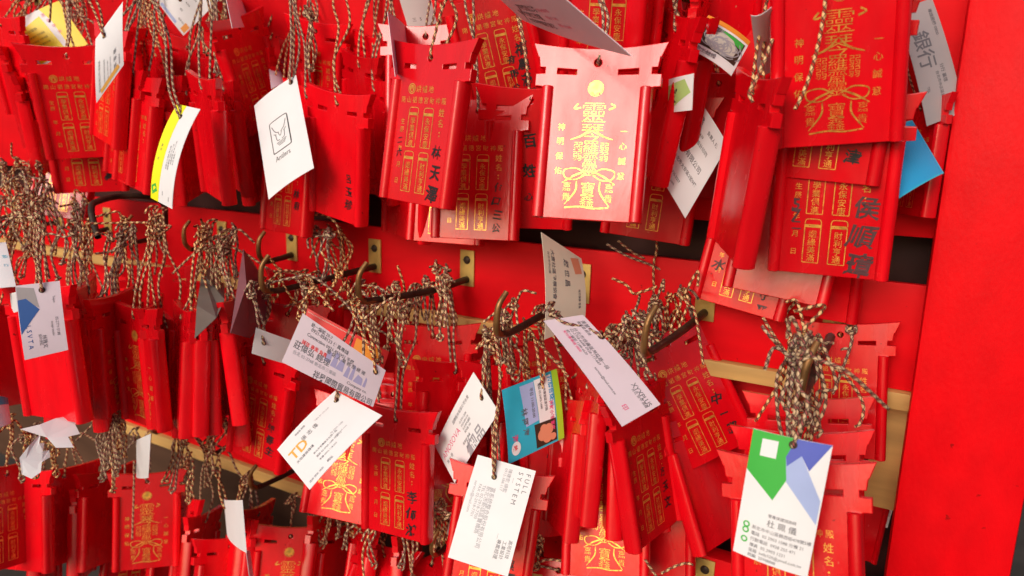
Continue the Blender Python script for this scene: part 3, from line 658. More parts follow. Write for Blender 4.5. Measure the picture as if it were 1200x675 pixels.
# ------------------------------------------------------------------ paper cards
def solve_quad(q, zc, follow=1.0):
    """corner points in space of the flat four-sided card whose corners are seen at q, its middle about zc away"""
    d = np.array([ray(*p) for p in q]); A = np.stack([d[0], -d[1], d[2], -d[3]], 1)
    z = np.linalg.svd(A)[2][-1]
    if z.sum() < 0: z = -z
    z = z / z.mean()
    if z.min() <= .3: z = np.ones(4)
    z = np.clip(1 + (z - 1) * follow, .86, 1.14)
    return CAM + d * (z * zc)[:, None]
def card(row, q, w, base, label, draw=None, curl=.0022, hole=None, follow=.6, group='paper cards tied among the plaques', name='business_card', torn=None, thick=.0004, tails=1, curl_axis='u'):
    """q: the corners in reading order (top left, top right, bottom right, bottom left); w: seen length of 90 mm (distance);
    draw: {material: function(sheet, width, height)} in millimetres from the top left corner, y down negative"""
    P = solve_quad(q, F * .09 / w, follow)
    W = (np.linalg.norm(P[1] - P[0]) + np.linalg.norm(P[2] - P[3])) / 2; H = (np.linalg.norm(P[3] - P[0]) + np.linalg.norm(P[2] - P[1])) / 2
    n = np.cross(P[1] - P[0], P[3] - P[0]); n /= np.linalg.norm(n)
    if n.dot(CAM - P.mean(0)) < 0: n = -n
    org = P.mean(0)
    def S(u, v, off=0.0):
        p = P[0] * (1 - u) * (1 - v) + P[1] * u * (1 - v) + P[2] * u * v + P[3] * (1 - u) * v
        t = u if curl_axis == 'u' else v
        return p + n * (off + curl * 4 * t * (1 - t)) - org
    nu, nv = 16, 10; V = []; Fc = []
    if torn is None:
        g = [(i / nu, j / nv) for j in range(nv + 1) for i in range(nu + 1)]
        rad = .0022 / max(W, H) if False else 0
        m = len(g)
        for off in (thick / 2, -thick / 2): V += [S(u, v, off) for u, v in g]
        for j in range(nv):
            for i in range(nu):
                a = j * (nu + 1) + i; Fc.append((a, a + nu + 1, a + nu + 2, a + 1)); Fc.append((m + a, m + a + 1, m + a + nu + 2, m + a + nu + 1))
        rim = [i for i in range(nu)] + [(nu) + j * (nu + 1) for j in range(nv)] + [nv * (nu + 1) + i for i in range(nu, 0, -1)] + [j * (nu + 1) for j in range(nv, 0, -1)]
    else:
        m = len(torn)
        for off in (thick / 2, -thick / 2): V += [S(u, v, off) for u, v in torn]
        Fc += [tuple(range(m)), tuple(range(2 * m - 1, m - 1, -1))]; rim = list(range(m))
    for k in range(len(rim)):
        a, b = rim[k], rim[(k + 1) % len(rim)]; Fc.append((a, b, m + b, m + a))
    o = link(name, mesh(name, V, Fc), M[base]); o.location = org; o.data.validate()
    bm = bmesh.new(); bm.from_mesh(o.data); bmesh.ops.recalc_face_normals(bm, faces=bm.faces); bm.to_mesh(o.data); bm.free()
    tag(o, label, 'card', group)
    Wm, Hm = W * 1000, H * 1000
    for k, (mk, fn) in enumerate((draw or {}).items()):
        s = Sheet(); fn(s, Wm, Hm)
        if not s.v: continue
        if curl and mk.startswith('_'): s = s.sliced(Wm, nu) if curl_axis == 'u' else s
        v = [S(min(max(x / Wm, 0), 1), min(max(-y / Hm, 0), 1), thick / 2 + (.12 + .05 * k + l) / 1000) for (x, y), l in zip(s.v, s.l)]
        nm = 'print' if not mk.startswith('_') else 'panel'
        link(nm, mesh(nm, v, s.f), M[mk.lstrip('_').rstrip('2')], o)
    if hole:
        s = Sheet(); s.disc(hole[0] * Wm, -hole[1] * Hm, 2.3)
        link('hole', mesh('hole', [S(x / Wm, -y / Hm, thick / 2 + .0004) for x, y in s.v], s.f), M['brown'], o)
        hp = S(*hole, .002) + org; hb = S(*hole, -.002) + org
        top = knot_at(row, *seen_at(hp))
        me = cord_mesh([p - org for p in hung(hp, hb, top, tails)]); me.materials.append(M['cord']); link('cord', me, None, o)
    return o
def lines(items, bold=0.0):
    """items: (x fraction, y fraction, size mm, text)"""
    def fn(s, W, H):
        for x, y, z, t in items:
            g = glyphs(t, bold)[0]; wd = (g[:, 0].max() - g[:, 0].min()) * z if len(g) else 0
            s.line(t, x * W, -y * H - z * .8, z, bold, sx=min(1.0, (.97 - x) * W / max(wd, .1)))
    return fn
def area(*pts):
    def fn(s, W, H):
        for i, p in enumerate(pts): s.poly([(x * W, -y * H) for x, y in p], .01 * i)
    return fn
def many(*fs):
    def fn(s, W, H):
        for f in fs: f(s, W, H)
    return fn

card('top', [(10, 30), (69, 1), (103, 52), (44, 81)], 90, 'white', 'yellow and white card at top left above the crisp name plaque', {
    '_yellow': area([(.62, 0), (1, .0), (1, 1), (.72, 1), (.70, .3)], [(.14, .22), (.56, .12), (.64, .96), (.10, .96)]),
    'brown': lines([(.17, .28, 4, '一元復始'), (.17, .42, 2.6, '萬象更新 平安順遂'), (.17, .52, 2.6, '吉祥如意 心想事成'), (.17, .62, 2.6, '財源廣進 闔家安康')]),
    'pinkink': lines([(.60, .10, 5, '吉'), (.63, .24, 5, '祥'), (.66, .38, 5, '平'), (.69, .52, 5, '安')])})
card('top', [(113, 121), (112, 46), (144, 2), (145, 76)], 116, 'white', 'narrow white card hanging crosswise in front of the leaning plaques at top left', {
    'greyink': lines([(.08, .12, 3, '股份有限公司 營業部'), (.1, .30, 2.2, '台北市中山區長安東路'), (.1, .42, 2.2, 'TEL 02-2503-1188'), (.1, .52, 2.2, 'FAX 02-2503-1199'), (.12, .66, 5, '張 家 豪'), (.1, .84, 2.2, '業務經理')]),
    'tan': area([(.03, .2), (.1, .16), (.13, .8), (.05, .86)])}, hole=(.86, .32))
card('top', [(168, -22), (215, 42), (262, -5), (212, -70)], 96, 'white', 'white card standing on its corner at the top edge with slanting text lines', {
    'greyink': lines([(.78, .12, 2.4, '統編 8421'), (.70, .25, 2.4, '電話'), (.70, .4, 2.4, '新北市'), (.72, .55, 2.4, '業務部')]),
    '_orange': area([(.90, .04), (.985, .04), (.985, .18), (.90, .18)]), '_pale_blue': area([(.45, .02), (.8, .02), (.8, .07), (.45, .07)])}, hole=(.62, .36))
card('top', [(262, -15), (287, 6), (297, 31), (272, 33)], 98, 'white', 'plain white card end at the top edge beside the thick paired cords')
card('top', [(325, 12), (362, 16), (352, 42), (318, 37)], 88, 'white', 'white card half hidden behind the dense cords above the line-drawn card', {'_yellow': area([(.1, 0), (.4, 0), (.4, .2), (.1, .2)])})
card('top', [(186, 55), (198, 58), (208, 98), (188, 98)], 84, 'grey', 'dark grey card edge left of the plain backed flared plaque')
card('top', [(312, 50), (322, 58), (333, 98), (318, 104)], 92, 'lav', 'mauve card edge between two plaques above the line-drawn card')
card('top', [(177, 232), (208, 122), (235, 128), (202, 245)], 122, 'white', 'long bent card with a bright yellow stripe, hanging at left', {
    '_bright_yellow': area([(0, 0), (1, 0), (1, .42), (0, .36)]),
    'green': area([(.05, .08), (.13, .02), (.17, .2), (.1, .3)]),
    'greyink': lines([(.40, .12, 3, '月'), (.5, .14, 3, '日 賀'), (.34, .52, 2.3, '桃園市中壢區環北路'), (.34, .60, 2.3, '服務專線 0800-021-168'), (.40, .68, 2.3, '營業時間 09:00-21:00'), (.40, .76, 2.3, '公休 星期一'), (.08, .52, 2.0, '地址'), (.05, .80, 2.0, '網址')])}, curl=.006, hole=(.88, .42))
def stag(s, W, H):
    a = dict(lift=.01)
    x0, x1, y0, y1 = .28 * W, .68 * W, -.32 * H, -.64 * H
    s.stroke([(x0, y1 + 2), (x0, y0 - 2)], .8); s.stroke([(x1, y1 + 2), (x1, y0 - 2)], 1.2)
    s.stroke([(x0, y0 - 2), (x0 + 2, y0), (x1 - 2, y0), (x1, y0 - 2)], .8); s.stroke([(x0, y1 + 2), (x0 + 2, y1), (x1 - 2, y1), (x1, y1 + 2)], 1.0)
    cx, cy = (x0 + x1) / 2, (y0 + y1) / 2
    s.stroke([(cx - 8, cy + 12), (cx - 5, cy + 5), (cx - 1, cy + 2)], .6); s.stroke([(cx + 8, cy + 12), (cx + 5, cy + 5), (cx + 1, cy + 2)], .6)
    s.stroke([(cx - 5, cy + 1), (cx - 4, cy - 5), (cx - 1, cy - 6)], .6); s.stroke([(cx + 5, cy + 1), (cx + 4, cy - 5), (cx + 1, cy - 6)], .6)
    s.stroke([(cx - 2, cy + 2), (cx, cy - 2), (cx + 2, cy + 2)], .5); s.stroke([(cx - 7, cy + 3), (cx - 4, cy + 1)], .6); s.stroke([(cx + 7, cy + 3), (cx + 4, cy + 1)], .6)
    for k in range(3): s.stroke([(cx - 5 + k, cy - 8 - 1.6 * k), (cx + 6 - k, cy - 7.4 - 1.6 * k)], .6)
    s.line('Antlers', x0 + 1, y1 - 9, 7.5, sx=.75)
card('top', [(298, 124), (347, 88), (368, 197), (315, 234)], 116, 'white', 'white card with a small black line drawing in a rounded frame', {'ink': stag}, hole=(.88, .05), follow=.8)
card('top', [(454, 14), (478, 36), (480, 60), (463, 90)], 124, 'lav', 'mauve card seen nearly edge on, left behind the big tilted name plaque', {'paleink': lines([(.3, .2, 3, '名片'), (.4, .5, 3, '電話')])})
card('top', [(466, -8), (502, -14), (512, 27), (478, 32)], 112, 'white', 'white card corner with three grey figures at the top edge behind a tilted name plaque', {'greyink': lines([(.25, .72, 4.5, '三'), (.5, .72, 4.5, '5'), (.75, .72, 4.5, '1')])})
card('top', [(583, -4), (655, -8), (741, 66), (612, 23)], 162, 'lav', 'mauve card jutting out flat above the pale pink plaque', {
    'greyink': lines([(.12, .2, 7, '御守藝術工坊'), (.16, .42, 7, '設計文創工作室'), (.22, .64, 6, '台北中和區興南路')], .02),
    'pinkink': lines([(.52, .25, 3.4, '木製品批發零售'), (.55, .42, 3.4, '電話 02-2942'), (.6, .58, 3.4, '傳真 02-2949')])}, follow=.9, hole=None)
card('top', [(784, 93), (813, 86), (811, 129), (783, 132)], 154, 'white', 'white rounded card with a pale green leaf square and one dark brushed character', {
    '_pale_green': area([(0, .2), (.75, .1), (.95, .5), (.1, .98), (0, .95)]), 'ink': lines([(.12, .30, 11, '來')], .04)})
def noodles(s, W, H):
    r = random.Random(3)
    for k in range(46):
        a = r.uniform(0, 6.3); x = W * .5 + r.uniform(-1, 1) * W * .20; y = -H * .52 + r.uniform(-1, 1) * H * .16; R = r.uniform(3, 9)
        s.stroke([(x + R * math.cos(a + t) * 1.2, y + R * math.sin(a + t) * .9) for t in (0, .5, 1, 1.6)], .8, .02 * (k % 6) + .02)
card('top', [(830, 18), (879, 49), (857, 89), (806, 57)], 150, 'white', 'card with a picture of white noodles and an orange band, in shade', {
    '_orange': area([(0, 0), (1, 0), (1, .12), (0, .12)]), '_brown': area([(.05, .18), (.95, .18), (.95, .78), (.05, .78)]),
    '_green': area([(.3, .19), (.92, .19), (.92, .36), (.55, .30)], [(.07, .2), (.2, .2), (.14, .34)]),
    '_noodle': area([(.16, .48), (.24, .32), (.45, .24), (.7, .28), (.86, .45), (.84, .62), (.68, .74), (.4, .76), (.2, .66)]), 'paleink': noodles,
    'greyink': lines([(.1, .84, 4, '手工麵線')])})
card('top', [(880, 18), (904, 8), (906, 82), (888, 86)], 162, 'white', 'blank white card strip left of the nearest plaque at top right')
card('top', [(797, -10), (814, -10), (814, 9), (800, 11)], 136, 'white', 'tiny white card corner with a green edge at the top picture edge', {'_green': area([(0, 0), (.5, 0), (.5, .5), (0, .5)])})
card('top', [(803, 26), (814, 22), (814, 62), (804, 62)], 134, 'white', 'small white card strip behind the stepped beam above the green leaf card')
card('top', [(820, 118), (853, 170), (803, 256), (771, 203)], 140, 'white', 'white address card with slanting lines of black characters below the green leaf card', {
    'greyink': lines([(.05, .08, 5.5, '儒霖'), (.5, .12, 3.2, '負責人 陳'), (.06, .22, 3.0, '0978-022-439'), (.06, .30, 3.4, '專業廣告設計印刷'), (.05, .48, 5.0, '企業有限公司'), (.10, .64, 3.4, '台北市大安區2號9樓'), (.12, .80, 2.8, '02-2735-3257'), (.2, .88, 2.6, 'mail.com')], .012)}, follow=.7)
card('top', [(1092, -2), (1130, 131), (1086, 148), (1050, 12)], 158, 'grey', 'grey bank card with rounded corner hanging against the post', {
    'greyink': lines([(.08, .12, 3.0, '專線服務 0800'), (.24, .40, 13, '銀行'), (.55, .24, 3.0, '分行 襄理'), (.6, .4, 2.6, '台北市中正區重慶南路'), (.7, .72, 2.6, 'TEL')], .012)}, follow=.15)
card('top', [(1030, 158), (1069, 141), (1106, 203), (1050, 235)], 160, 'cyan', 'bright blue blank card beside the post at the upper right', {'_blue': area([(.02, .02), (.98, .02), (.98, .98), (.02, .98)])}, follow=.15)
# left and middle
card('mid', [(-42, 292), (7, 284), (19, 336), (-34, 346)], 118, 'white', 'white card with teal script cut by the left picture edge', {'cyan': lines([(.84, .3, 5, '茶'), (.84, .5, 4, '行')])}, hole=(.6, .1))
card('mid', [(70, 329), (80, 410), (29, 422), (18, 335)], 136, 'lav', 'pale mauve card with a blue diamond and a grey triangle', {
    '_grey': area([(.02, .99), (.06, .60), (.34, .52), (.22, .82), (.20, .98)]), '_navy': area([(.20, .985), (.19, .80), (.36, .52), (.66, .985)]),
    'navy': lines([(.56, .74, 4.6, 'L S V T A')]),
    'greyink': lines([(.72, .44, 3.4, '林雅文'), (.70, .55, 2.2, '設計總監'), (.2, .14, 2.2, 'Taipei'), (.5, .12, 2.6, '02-2771-5188'), (.55, .24, 2.2, 'design studio')])}, hole=(.10, .42), follow=.3)
card('mid', [(10, 346), (24, 338), (26, 366), (12, 366)], 118, 'white', 'torn white scrap at the left edge of the card with a blue diamond', name='paper_scrap', torn=[(0, .2), (.3, 0), (1, .1), (1, .9), (.6, 1), (.5, .8), (.1, .95), (.3, .6), (0, .5)])
card('mid', [(228, 400), (240, 306), (262, 330), (284, 398)], 112, 'drab', 'curled grey-green paper in front of slim edge-on plaques', name='paper_scrap', torn=[(.02, .0), (.3, .0), (.75, .02), (1, .1), (.95, .35), (.75, .6), (.9, 1.0), (.45, .8), (.2, .5)], curl=.008)
card('mid', [(270, 390), (285, 292), (308, 322), (306, 400)], 110, 'mauve', 'curled mauve paper with a dark stem beside slim plaques', name='paper_scrap', torn=[(.0, .0), (.5, -.0), (1, 0), (1, .5), (.75, 1), (.3, .95), (.0, .6)], curl=.008)
card('mid', [(300, 384), (372, 408), (366, 434), (295, 414)], 116, 'white', 'plain white card corner tucked behind the mauve printed card', hole=(.14, .45))
card('mid', [(360, 361), (456, 412), (446, 442), (350, 392)], 113, 'redink', 'red card with an orange end behind the mauve printed card', {'_orange': area([(.62, .1), (.92, .1), (.92, .9), (.62, .9)]), 'noodle': lambda s, W, H: [s.disc(W * (.03 + .017 * k), -H * .10, .45) for k in range(34)]}, follow=.1)
def building(s, W, H):
    for x, y, w, h in ((.36, .36, .07, .2), (.44, .30, .06, .3), (.5, .4, .08, .2), (.60, .44, .05, .22), (.66, .34, .04, .32), (.71, .5, .1, .16), (.82, .46, .03, .2)): s.poly([(x * W, -(y + h) * H), ((x + w) * W, -(y + h) * H), ((x + w * .9) * W, -y * H), ((x + w * .3) * W, -(y - .04) * H)], .01)
card('mid', [(355, 367), (452, 434), (437, 477), (330, 424)], 133, 'lav', 'pale mauve card densely printed with a faint lilac skyline', {
    'lilac': building, 'greyink': lines([(.12, .04, 3.2, '統一編號 29-7'), (.14, .12, 3.6, '0921-858123 傳真專線'), (.12, .24, 3.4, 'Connection 0921-853951 手機'), (.36, .32, 3.6, '聯 絡 人 業 務 部 經 理'), (.04, .50, 6.0, '莊偉弘 經理'), (.66, .70, 3.4, 'Company co.'), (.32, .84, 6.5, '祥昇國際貿易有限公司')], .01),
    'redink': lines([(.10, .42, 3.4, '誠信 專業 負責')], .01), 'paleink': lines([(.06, .68, 3.2, '台北 02-2768 新北市三重區')])}, hole=(.90, .18), follow=.12)
card('mid', [(325, 527), (393, 458), (448, 487), (363, 574)], 129, 'white', 'white card with an orange letter logo and thin grey text lines', {
    'tan': many(lines([(.06, .22, 15, 'TD')], .02)), 'greyink': lines([(.08, .47, 3.4, '天地建設機構'), (.30, .22, 5.5, '張 志 偉'), (.28, .08, 2.4, '開發部 副理'), (.28, .60, 2.4, '新北市板橋區文化路一段'), (.28, .68, 2.4, '電話 02-2960-1688 分機 12'), (.28, .76, 2.4, '手機 0936-118-225'), (.32, .88, 3.0, '網址')]),
    'paleink': lines([(.56, .16, 2.4, 'TIEN DI GROUP'), (.56, .56, 2.4, '02-2960-1688'), (.56, .66, 2.4, 'td@mail.com'), (.05, .90, 2.4, '建築 開發 規劃')])}, hole=(.90, .18), follow=.3)
card('mid', [(510, 523), (555, 436), (585, 483), (533, 566)], 121, 'white', 'white card with a dark red heading along its edge, left of the cyan card', {
    'pinkink': lines([(.04, .30, 7.5, 'AMOSOVA')], .0), 'greyink': lines([(.42, .14, 3.2, '國際股份有限公司台灣'), (.5, .30, 2.4, '02-8751-2288'), (.5, .38, 2.4, '0933-200-518'), (.5, .46, 2.4, '台北市內湖區'), (.5, .54, 2.4, '瑞光路 188'), (.06, .52, 3.4, '陳 怡 君'), (.4, .66, 2.6, '營業部 專員'), (.42, .78, 2.6, '統編')]),
    'paleink': lines([(.02, .74, 13, '御品')], .02)}, hole=(.92, .48), follow=.3)
card('mid', [(536, 575), (562, 584), (546, 652), (523, 627)], 116, 'white', 'white card of which a narrow lower edge shows left of the large grey-printed card')
def dish(s, W, H):
    for x, y, r in ((.80, .60, 4.5), (.86, .66, 4), (.77, .72, 3.6), (.84, .76, 3.6)): s.disc(x * W, -y * H, r, lift=.02 + r * .01)
    s.disc(.3 * W, -.82 * H, 6, lift=.01); s.disc(.17 * W, -.86 * H, 3.5, lift=.02)
card('mid', [(652, 432), (661, 513), (596, 544), (588, 457)], 124, 'cyan', 'cyan card with a lime edge and a dark food picture', {
    '_lime': area([(0, 0), (1, 0), (1, .11), (0, .11)]), '_white': area([(.04, .13), (.66, .13), (.66, .42), (.04, .44)]), '_pale_blue': area([(.05, .45), (.6, .43), (.62, .66), (.05, .7)]),
    '_brown': area([(.66, .13), (.97, .13), (.97, .5), (.64, .52)]), 'flesh': lambda s, W, H: [s.disc(x * W, -y * H, r, lift=.02 + k * .01) for k, (x, y, r) in enumerate(((.78, .28, 5), (.88, .30, 4.5), (.82, .38, 5), (.74, .36, 3.5), (.9, .2, 3)))],
    'blue': lines([(.06, .12, 5, '招牌合菜'), (.36, .14, 4, '熱炒')], .02), 'pinkink': lines([(.40, .16, 4, '海鮮小館 宴席'), (.66, .82, 6, '海 產')], .02),
    'greyink': lines([(.1, .26, 2.8, '新北市萬里區漁港路'), (.1, .34, 2.8, '電話 02-2492-1688'), (.12, .48, 3.6, '平日 11:00-20:00'), (.36, .62, 6.5, '林 阿 海')], .012), 'white2': lambda s, W, H: s.disc(.84 * W, -.86 * H, 5.5, sy=.8), 'redink': lines([(.8, .84, 4.5, '味')], .03)}, hole=(.12, .30), follow=.6)
card('mid', [(628, 552), (595, 676), (525, 653), (560, 533)], 132, 'white', 'large white card with columns of grey print and spaced capitals at one edge', {
    'greyink': lines([(.05, .045, 5.4, 'F U L L'), (.05, .17, 5.4, 'S Y S T E M'), (.68, .06, 3.6, '高苑科技'), (.70, .15, 3.6, '工業設計'), (.70, .24, 3.8, '專案經理')], .0),
    'paleink': lines([(.05, .37, 3.6, '陳建宏 總監'), (.05, .44, 3.2, '0912-388-117'), (.26, .55, 4.4, '富系統整合股份有限公司'), (.26, .63, 4.2, '新北市新店區寶橋路'), (.26, .71, 3.6, 'TEL 02-2918-7700'), (.26, .78, 3.4, 'FAX 02-2918-7701'), (.24, .86, 3.4, 'service@mail.com')]),
    'paleink2': lambda s, W, H: s.rect(.12 * W, -.315 * H, .70 * W, -.32 * H)}, hole=(.16, .63), follow=.7)
card('mid', [(681, 303), (685, 378), (638, 398), (634, 272)], 128, 'cream', 'cream card with an orange seal in front of a brass plate', {
    '_flesh': area([(.04, .10), (.26, .06), (.30, .24), (.10, .32)]), 'greyink': lines([(.16, .40, 6.5, '趙 世 昌'), (.5, .14, 3, '地方理事 會長'), (.12, .74, 4.5, '大直社區發展協會'), (.16, .86, 2.6, '台北市中山區')], .015)}, curl=.003, follow=.1)
card('mid', [(683, 369), (774, 474), (729, 500), (637, 376)], 152, 'lav', 'long pale mauve card hanging aslant below the cream card', {
    'greyink': lines([(.06, .10, 3.6, '黃慧敏'), (.06, .22, 2.6, '營業處 經理'), (.12, .42, 3.4, '台北市信義區基隆路一段'), (.12, .52, 2.8, '02-2758-6688 0928-117-669'), (.12, .62, 2.6, '統一編號 1288-6620'), (.50, .66, 2.6, 'service@mail.com.tw'), (.74, .14, 5, 'XYXPLUS'), (.78, .26, 2.6, '台北 台中 高雄')], .01),
    'pinkink': lines([(.12, .70, 2.6, '免付費專線 0800'), (.86, .64, 4.5, '印')], .01)}, follow=.15, hole=(.26, .06))
card('mid', [(883, 502), (976, 522), (946, 677), (859, 645)], 186, 'white', 'white card with green and blue facets hanging under the thick cord bundle', {
    '_green': area([(0, .002), (.52, .0), (.545, .30), (.40, .50), (.40, .505), (0, .32)]), '_royal': area([(.56, .002), (1, .0), (.78, .22), (.66, .12), (.5, .22), (.47, .15)]),
    '_pale_blue': area([(.47, .15), (.5, .22), (.66, .12), (.98, .42), (.98, .60), (.53, .34)]), '_white': area([(.14, .055), (.35, .05), (.35, .185), (.14, .19)]),
    'greyink': lines([(.38, .66, 4.6, '杜 珮 儀'), (.38, .615, 2.2, '營養保健諮詢師'), (.20, .735, 2.5, '新北市中山區錦西街478號5樓'), (.20, .782, 2.5, '電話  02 2903 1588 分機 21'), (.20, .829, 2.5, '行動電話  0928 255 471'), (.20, .876, 2.5, '傳真  02 2903 1231'), (.20, .918, 2.4, '信箱  kelly520@ymail.com.tw'), (.20, .956, 2.4, '統編  25948848')]),
    'green': lambda s, W, H: [s.disc(.12 * W, -y * H, 1.9, 1.1) for y in (.745, .79, .865)]}, hole=(.53, .05), follow=.5, tails=3)
card('low', [(24, 503), (88, 486), (106, 498), (70, 548)], 118, 'white', 'torn white paper with curled points below the blue diamond card', name='paper_scrap', torn=[(0, .0), (.3, .05), (.62, 0), (1, .05), (1, .6), (.8, .5), (.7, .9), (.5, .7), (.42, 1), (.2, .7), (.22, .4)], curl=.003, follow=.05)
card('low', [(15, 548), (46, 506), (62, 524), (50, 574)], 118, 'white', 'white paper strip with notched edge over the bottom row at left', name='paper_scrap', torn=[(.25, 0), (.6, .02), (1, .1), (.8, .3), (.9, .5), (.72, .6), (.86, .85), (.75, 1), (.5, .72), (.3, .8), (.05, .6), (0, .3)], curl=.003, follow=.05)
card('low', [(-8, 464), (9, 467), (13, 496), (-6, 503)], 110, 'white', 'white card scrap with a teal top at the left picture edge', {'_cyan': area([(0, 0), (1, 0), (1, .25), (0, .3)])}, follow=.1)
card('low', [(160, 516), (177, 508), (174, 560), (160, 559)], 106, 'white', 'narrow white card standing among tan cords above the charm plaque with the wide beam', name='business_card')
card('low', [(263, 584), (284, 586), (289, 648), (266, 620)], 104, 'white', 'narrow curled white card hanging between cords in the bottom row', curl=.005, hole=(.35, .2))
card('low', [(288, 645), (292, 648), (297, 682), (293, 682)], 104, 'white', 'white card edge at the bottom, just below the narrow curled card')
_q = at_y(1040, 606, .068)
bm = bmesh.new(); box_bm(bm, -.0022, .0022, -.0003, .0003, -.010, .010)
o = link('business_card', bm_mesh('business_card', bm), M['white'], None, tuple(_q)); o.rotation_euler = (0, math.radians(6), 0); tag(o, 'tiny white card seen deep in the gap beside the post', 'card', 'paper cards tied among the plaques')

# ------------------------------------------------------------------ cords that run down to plaques hidden behind the others
def bundle(row, n, x0, x1, y0, y1, length, w, label, group, spread=6, up=None, tails=2):
    """n cords hanging from a rod; their tops are seen between x0..x1, y0..y1"""
    for k in range(max(2, round(n * .72))):
        Z = F * .09 / (w * rng.uniform(.92, 1.06)); px, py = rng.uniform(x0, x1), rng.uniform(y0, y1)
        a = at_z(px, py, Z); L = length * rng.uniform(.7, 1.15)
        b = at_z(px + rng.normal(0, spread), py + L, Z * rng.uniform(.99, 1.03))
        g = np.array([.0022 * math.cos(k), .002, 0])
        top = a + [0, 0, .004]
        paths = [strand(b - g, top - g * .6, .0055), strand(b + g, top + g * .6, .0055), smooth_path([top - g * .6, top + [0, -.003, .003], top + g * .6], 5), knot(a, .0034), knot(b, .0028, 1.2)]
        for _ in range(tails):
            if rng.random() < .5: paths.append(tail(a, rng.uniform(.016, .05)))
        if up is not None:
            c = at_z(px + rng.normal(0, 6), up, Z * 1.05); paths += [strand(top, c), strand(top + g, c + g)]
        me = cord_mesh([p - a for p in paths]); me.materials.append(M['cord'])
        o = link('hanging_cord', me, None, None, tuple(a)); tag(o, label, 'cord', group)
B = [
 ('top', 9, 56, 108, -14, 20, 46, 84, 'tan braided cord in the thick cluster right of the yellow and white card', 3),
 ('top', 9, 150, 202, -22, 6, 40, 84, 'tan braided cord in the cluster between the narrow white card and the tipped white card', 3),
 ('top', 4, 240, 262, -12, 6, 96, 108, 'tan braided cord of the long strands coming down to the yellow striped card', 5),
 ('top', 16, 330, 458, -26, 6, 36, 92, 'tan braided cord in the wide curtain of cords above the flared plaque', 3),
 ('top', 3, 352, 368, 4, 20, 66, 110, 'tan braided cord reaching down to the line-drawn white card', 5),
 ('top', 5, 0, 40, -10, 10, 24, 80, 'tan braided cord at the top left corner', 3),
 ('mid', 34, -6, 62, 190, 262, 78, 92, 'dark tan braided cord in the tangle at the left edge below the top row', 12),
 ('mid', 11, 84, 110, 236, 284, 92, 92, 'tan braided cord of the strands left of the bent dark hook', 7),
 ('mid', 9, 124, 158, 256, 288, 92, 104, 'tan braided cord in the knotted bunch above the flared plaque of the middle row', 6),
 ('mid', 6, 222, 246, 266, 280, 96, 108, 'tan braided cord of the long strands above the slim edge-on plaques', 5),
 ('mid', 6, 256, 284, 262, 298, 70, 104, 'tan braided cord knotted behind the curled papers', 8),
 ('mid', 9, 305, 400, 318, 340, 34, 112, 'tan braided cord in the loose tangle left of the bent brass tip', 14),
 ('mid', 9, 352, 412, 268, 300, 62, 104, 'tan braided cord on the dark rod above the mauve printed card', 6),
 ('mid', 11, 424, 476, 330, 372, 74, 120, 'tan braided cord in the bunch at the bent brass tip above the mauve printed card', 6),
 ('mid', 9, 484, 530, 316, 344, 56, 114, 'tan braided cord of the bunch above the gold strip of raw wood', 7),
 ('mid', 11, 566, 636, 352, 396, 64, 122, 'tan braided cord in the bunch above the cyan card', 7),
 ('mid', 10, 700, 760, 374, 404, 44, 140, 'tan braided cord in the matted bunch over the long mauve card', 12),
 ('mid', 10, 740, 806, 340, 376, 40, 126, 'tan braided cord in the tangle left of the lowest name plaque of the top row', 14),
 ('mid', 16, 920, 962, 398, 420, 100, 164, 'red and tan braided cord in the thick bundle above the green and blue card', 3),
 ('mid', 4, 960, 1000, 364, 400, 24, 140, 'red and tan braided cord looped beside the thick bundle at right', 12),
 ('low', 14, 98, 152, 468, 500, 70, 98, 'tan braided cord in the bunch under the plaque with a flared beam at left', 6),
 ('low', 9, 210, 270, 482, 520, 76, 98, 'tan braided cord draped loosely below the slim edge-on plaques', 14),
 ('low', 9, 345, 425, 578, 600, 60, 100, 'tan braided cord in the bunch right of the bent brass tip in the bottom row', 8),
 ('low', 4, 425, 480, 612, 624, 60, 106, 'tan braided cord of the draped loop at the bottom', 8),
 ('low', 3, 514, 526, 590, 600, 46, 108, 'tan braided cord left of the large grey-printed card', 4),
 ('low', 4, 622, 650, 628, 652, 30, 116, 'tan braided cord at the bottom edge right of the large grey-printed card', 10),
 ('low', 5, 20, 84, 500, 520, 50, 100, 'tan braided cord over the torn white papers', 7),
]
for row, n, x0, x1, y0, y1, L, w, lab, sp in B: bundle(row, n, x0, x1, y0, y1, L, w, lab, lab.replace('braided cord', 'braided cords'), sp)
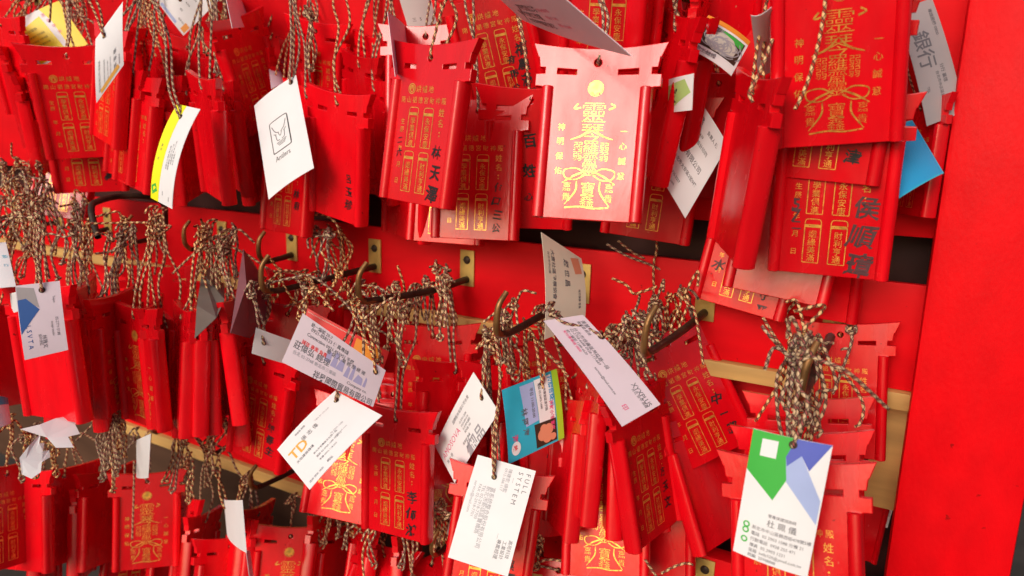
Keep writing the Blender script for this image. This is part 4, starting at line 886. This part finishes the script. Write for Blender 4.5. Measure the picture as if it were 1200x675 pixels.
# loose ends that stand out one by one
def loose(name, pts, w, label):
    P = [at_z(x, y, F * .09 / w * k) for x, y, k in [(p + (1.0,))[:3] for p in pts]]
    c = P[0]; me = cord_mesh([smooth_path([p - c for p in P], 8)]); me.materials.append(M['cord'])
    o = link('hanging_cord', me, None, None, tuple(c)); tag(o, label, 'cord', 'single cords that stand apart')
loose('c', [(968, -8), (965, 20), (957, 60), (945, 100), (932, 128)], 186, 'single cord lying across the nearest plaque at top right')
loose('c', [(905, 46), (898, 66), (890, 84), (884, 98), (878, 108), (882, 120)], 178, 'short knotted cord between the noodle picture card and the nearest plaque')
loose('c', [(711, 286), (735, 300), (766, 312), (790, 326), (800, 336)], 120, 'upper of two parallel cord ends pointing left over the dark rail')
loose('c', [(724, 282), (745, 298), (768, 308), (788, 324), (800, 334)], 119, 'lower of two parallel cord ends pointing left over the dark rail')
loose('c', [(766, 272), (770, 290), (766, 310), (766, 340), (764, 366)], 121, 'upright cord end crossing the dark rail')
loose('c', [(894, 372), (910, 398), (922, 416), (926, 440)], 150, 'cord end reaching from the lowest name plaque to the thick bundle at right')
loose('c', [(962, 422), (985, 436), (1004, 458), (1012, 478), (1008, 496), (1002, 500)], 156, 'cord end curving like a bow right of the thick bundle')
loose('c', [(717, 326), (734, 334), (742, 344), (752, 342), (770, 336)], 134, 'cord end poking out left of the bent tip above the long mauve card')
loose('c', [(364, 252), (380, 252), (394, 262), (398, 276)], 104, 'cord end curling under the dark rail at left')
loose('c', [(306, 334), (340, 326), (366, 324), (400, 350), (418, 372), (436, 384)], 114, 'long cord sagging sideways above the mauve printed card')
loose('c', [(424, 634), (430, 622), (445, 614), (466, 612), (480, 618), (484, 640), (482, 680)], 108, 'draped cord loop beside the steeply tilted plaque at the bottom')
loose('c', [(427, 680), (425, 650), (432, 628), (446, 616)], 108, 'cord hanging down left of the draped loop at the bottom')
loose('c', [(240, 505), (252, 520), (268, 530), (276, 548), (284, 560)], 98, 'cord swinging past the raw wood strip at lower left')
loose('c', [(622, 664), (640, 656), (660, 658), (678, 666), (690, 678)], 120, 'thin cord along the lowest wood strip')
loose('c', [(756, 656), (764, 668), (772, 680)], 128, 'short cord end at the bottom edge under the charm foot')
loose('c', [(775, 672), (790, 664), (804, 660), (812, 662)], 128, 'cord end lying over the brass plate at the bottom')
loose('c', [(157, 540), (157, 570), (156, 600), (155, 632)], 90, 'single thick cord running down to the small lower plaque')
loose('c', [(182, 250), (182, 280), (184, 300), (181, 322)], 96, 'single cord hanging straight below the bent dark hook')
bpy.data.objects.remove(_fo)
for o in list(bpy.data.objects):
    if o.type == 'FONT': bpy.data.objects.remove(o)
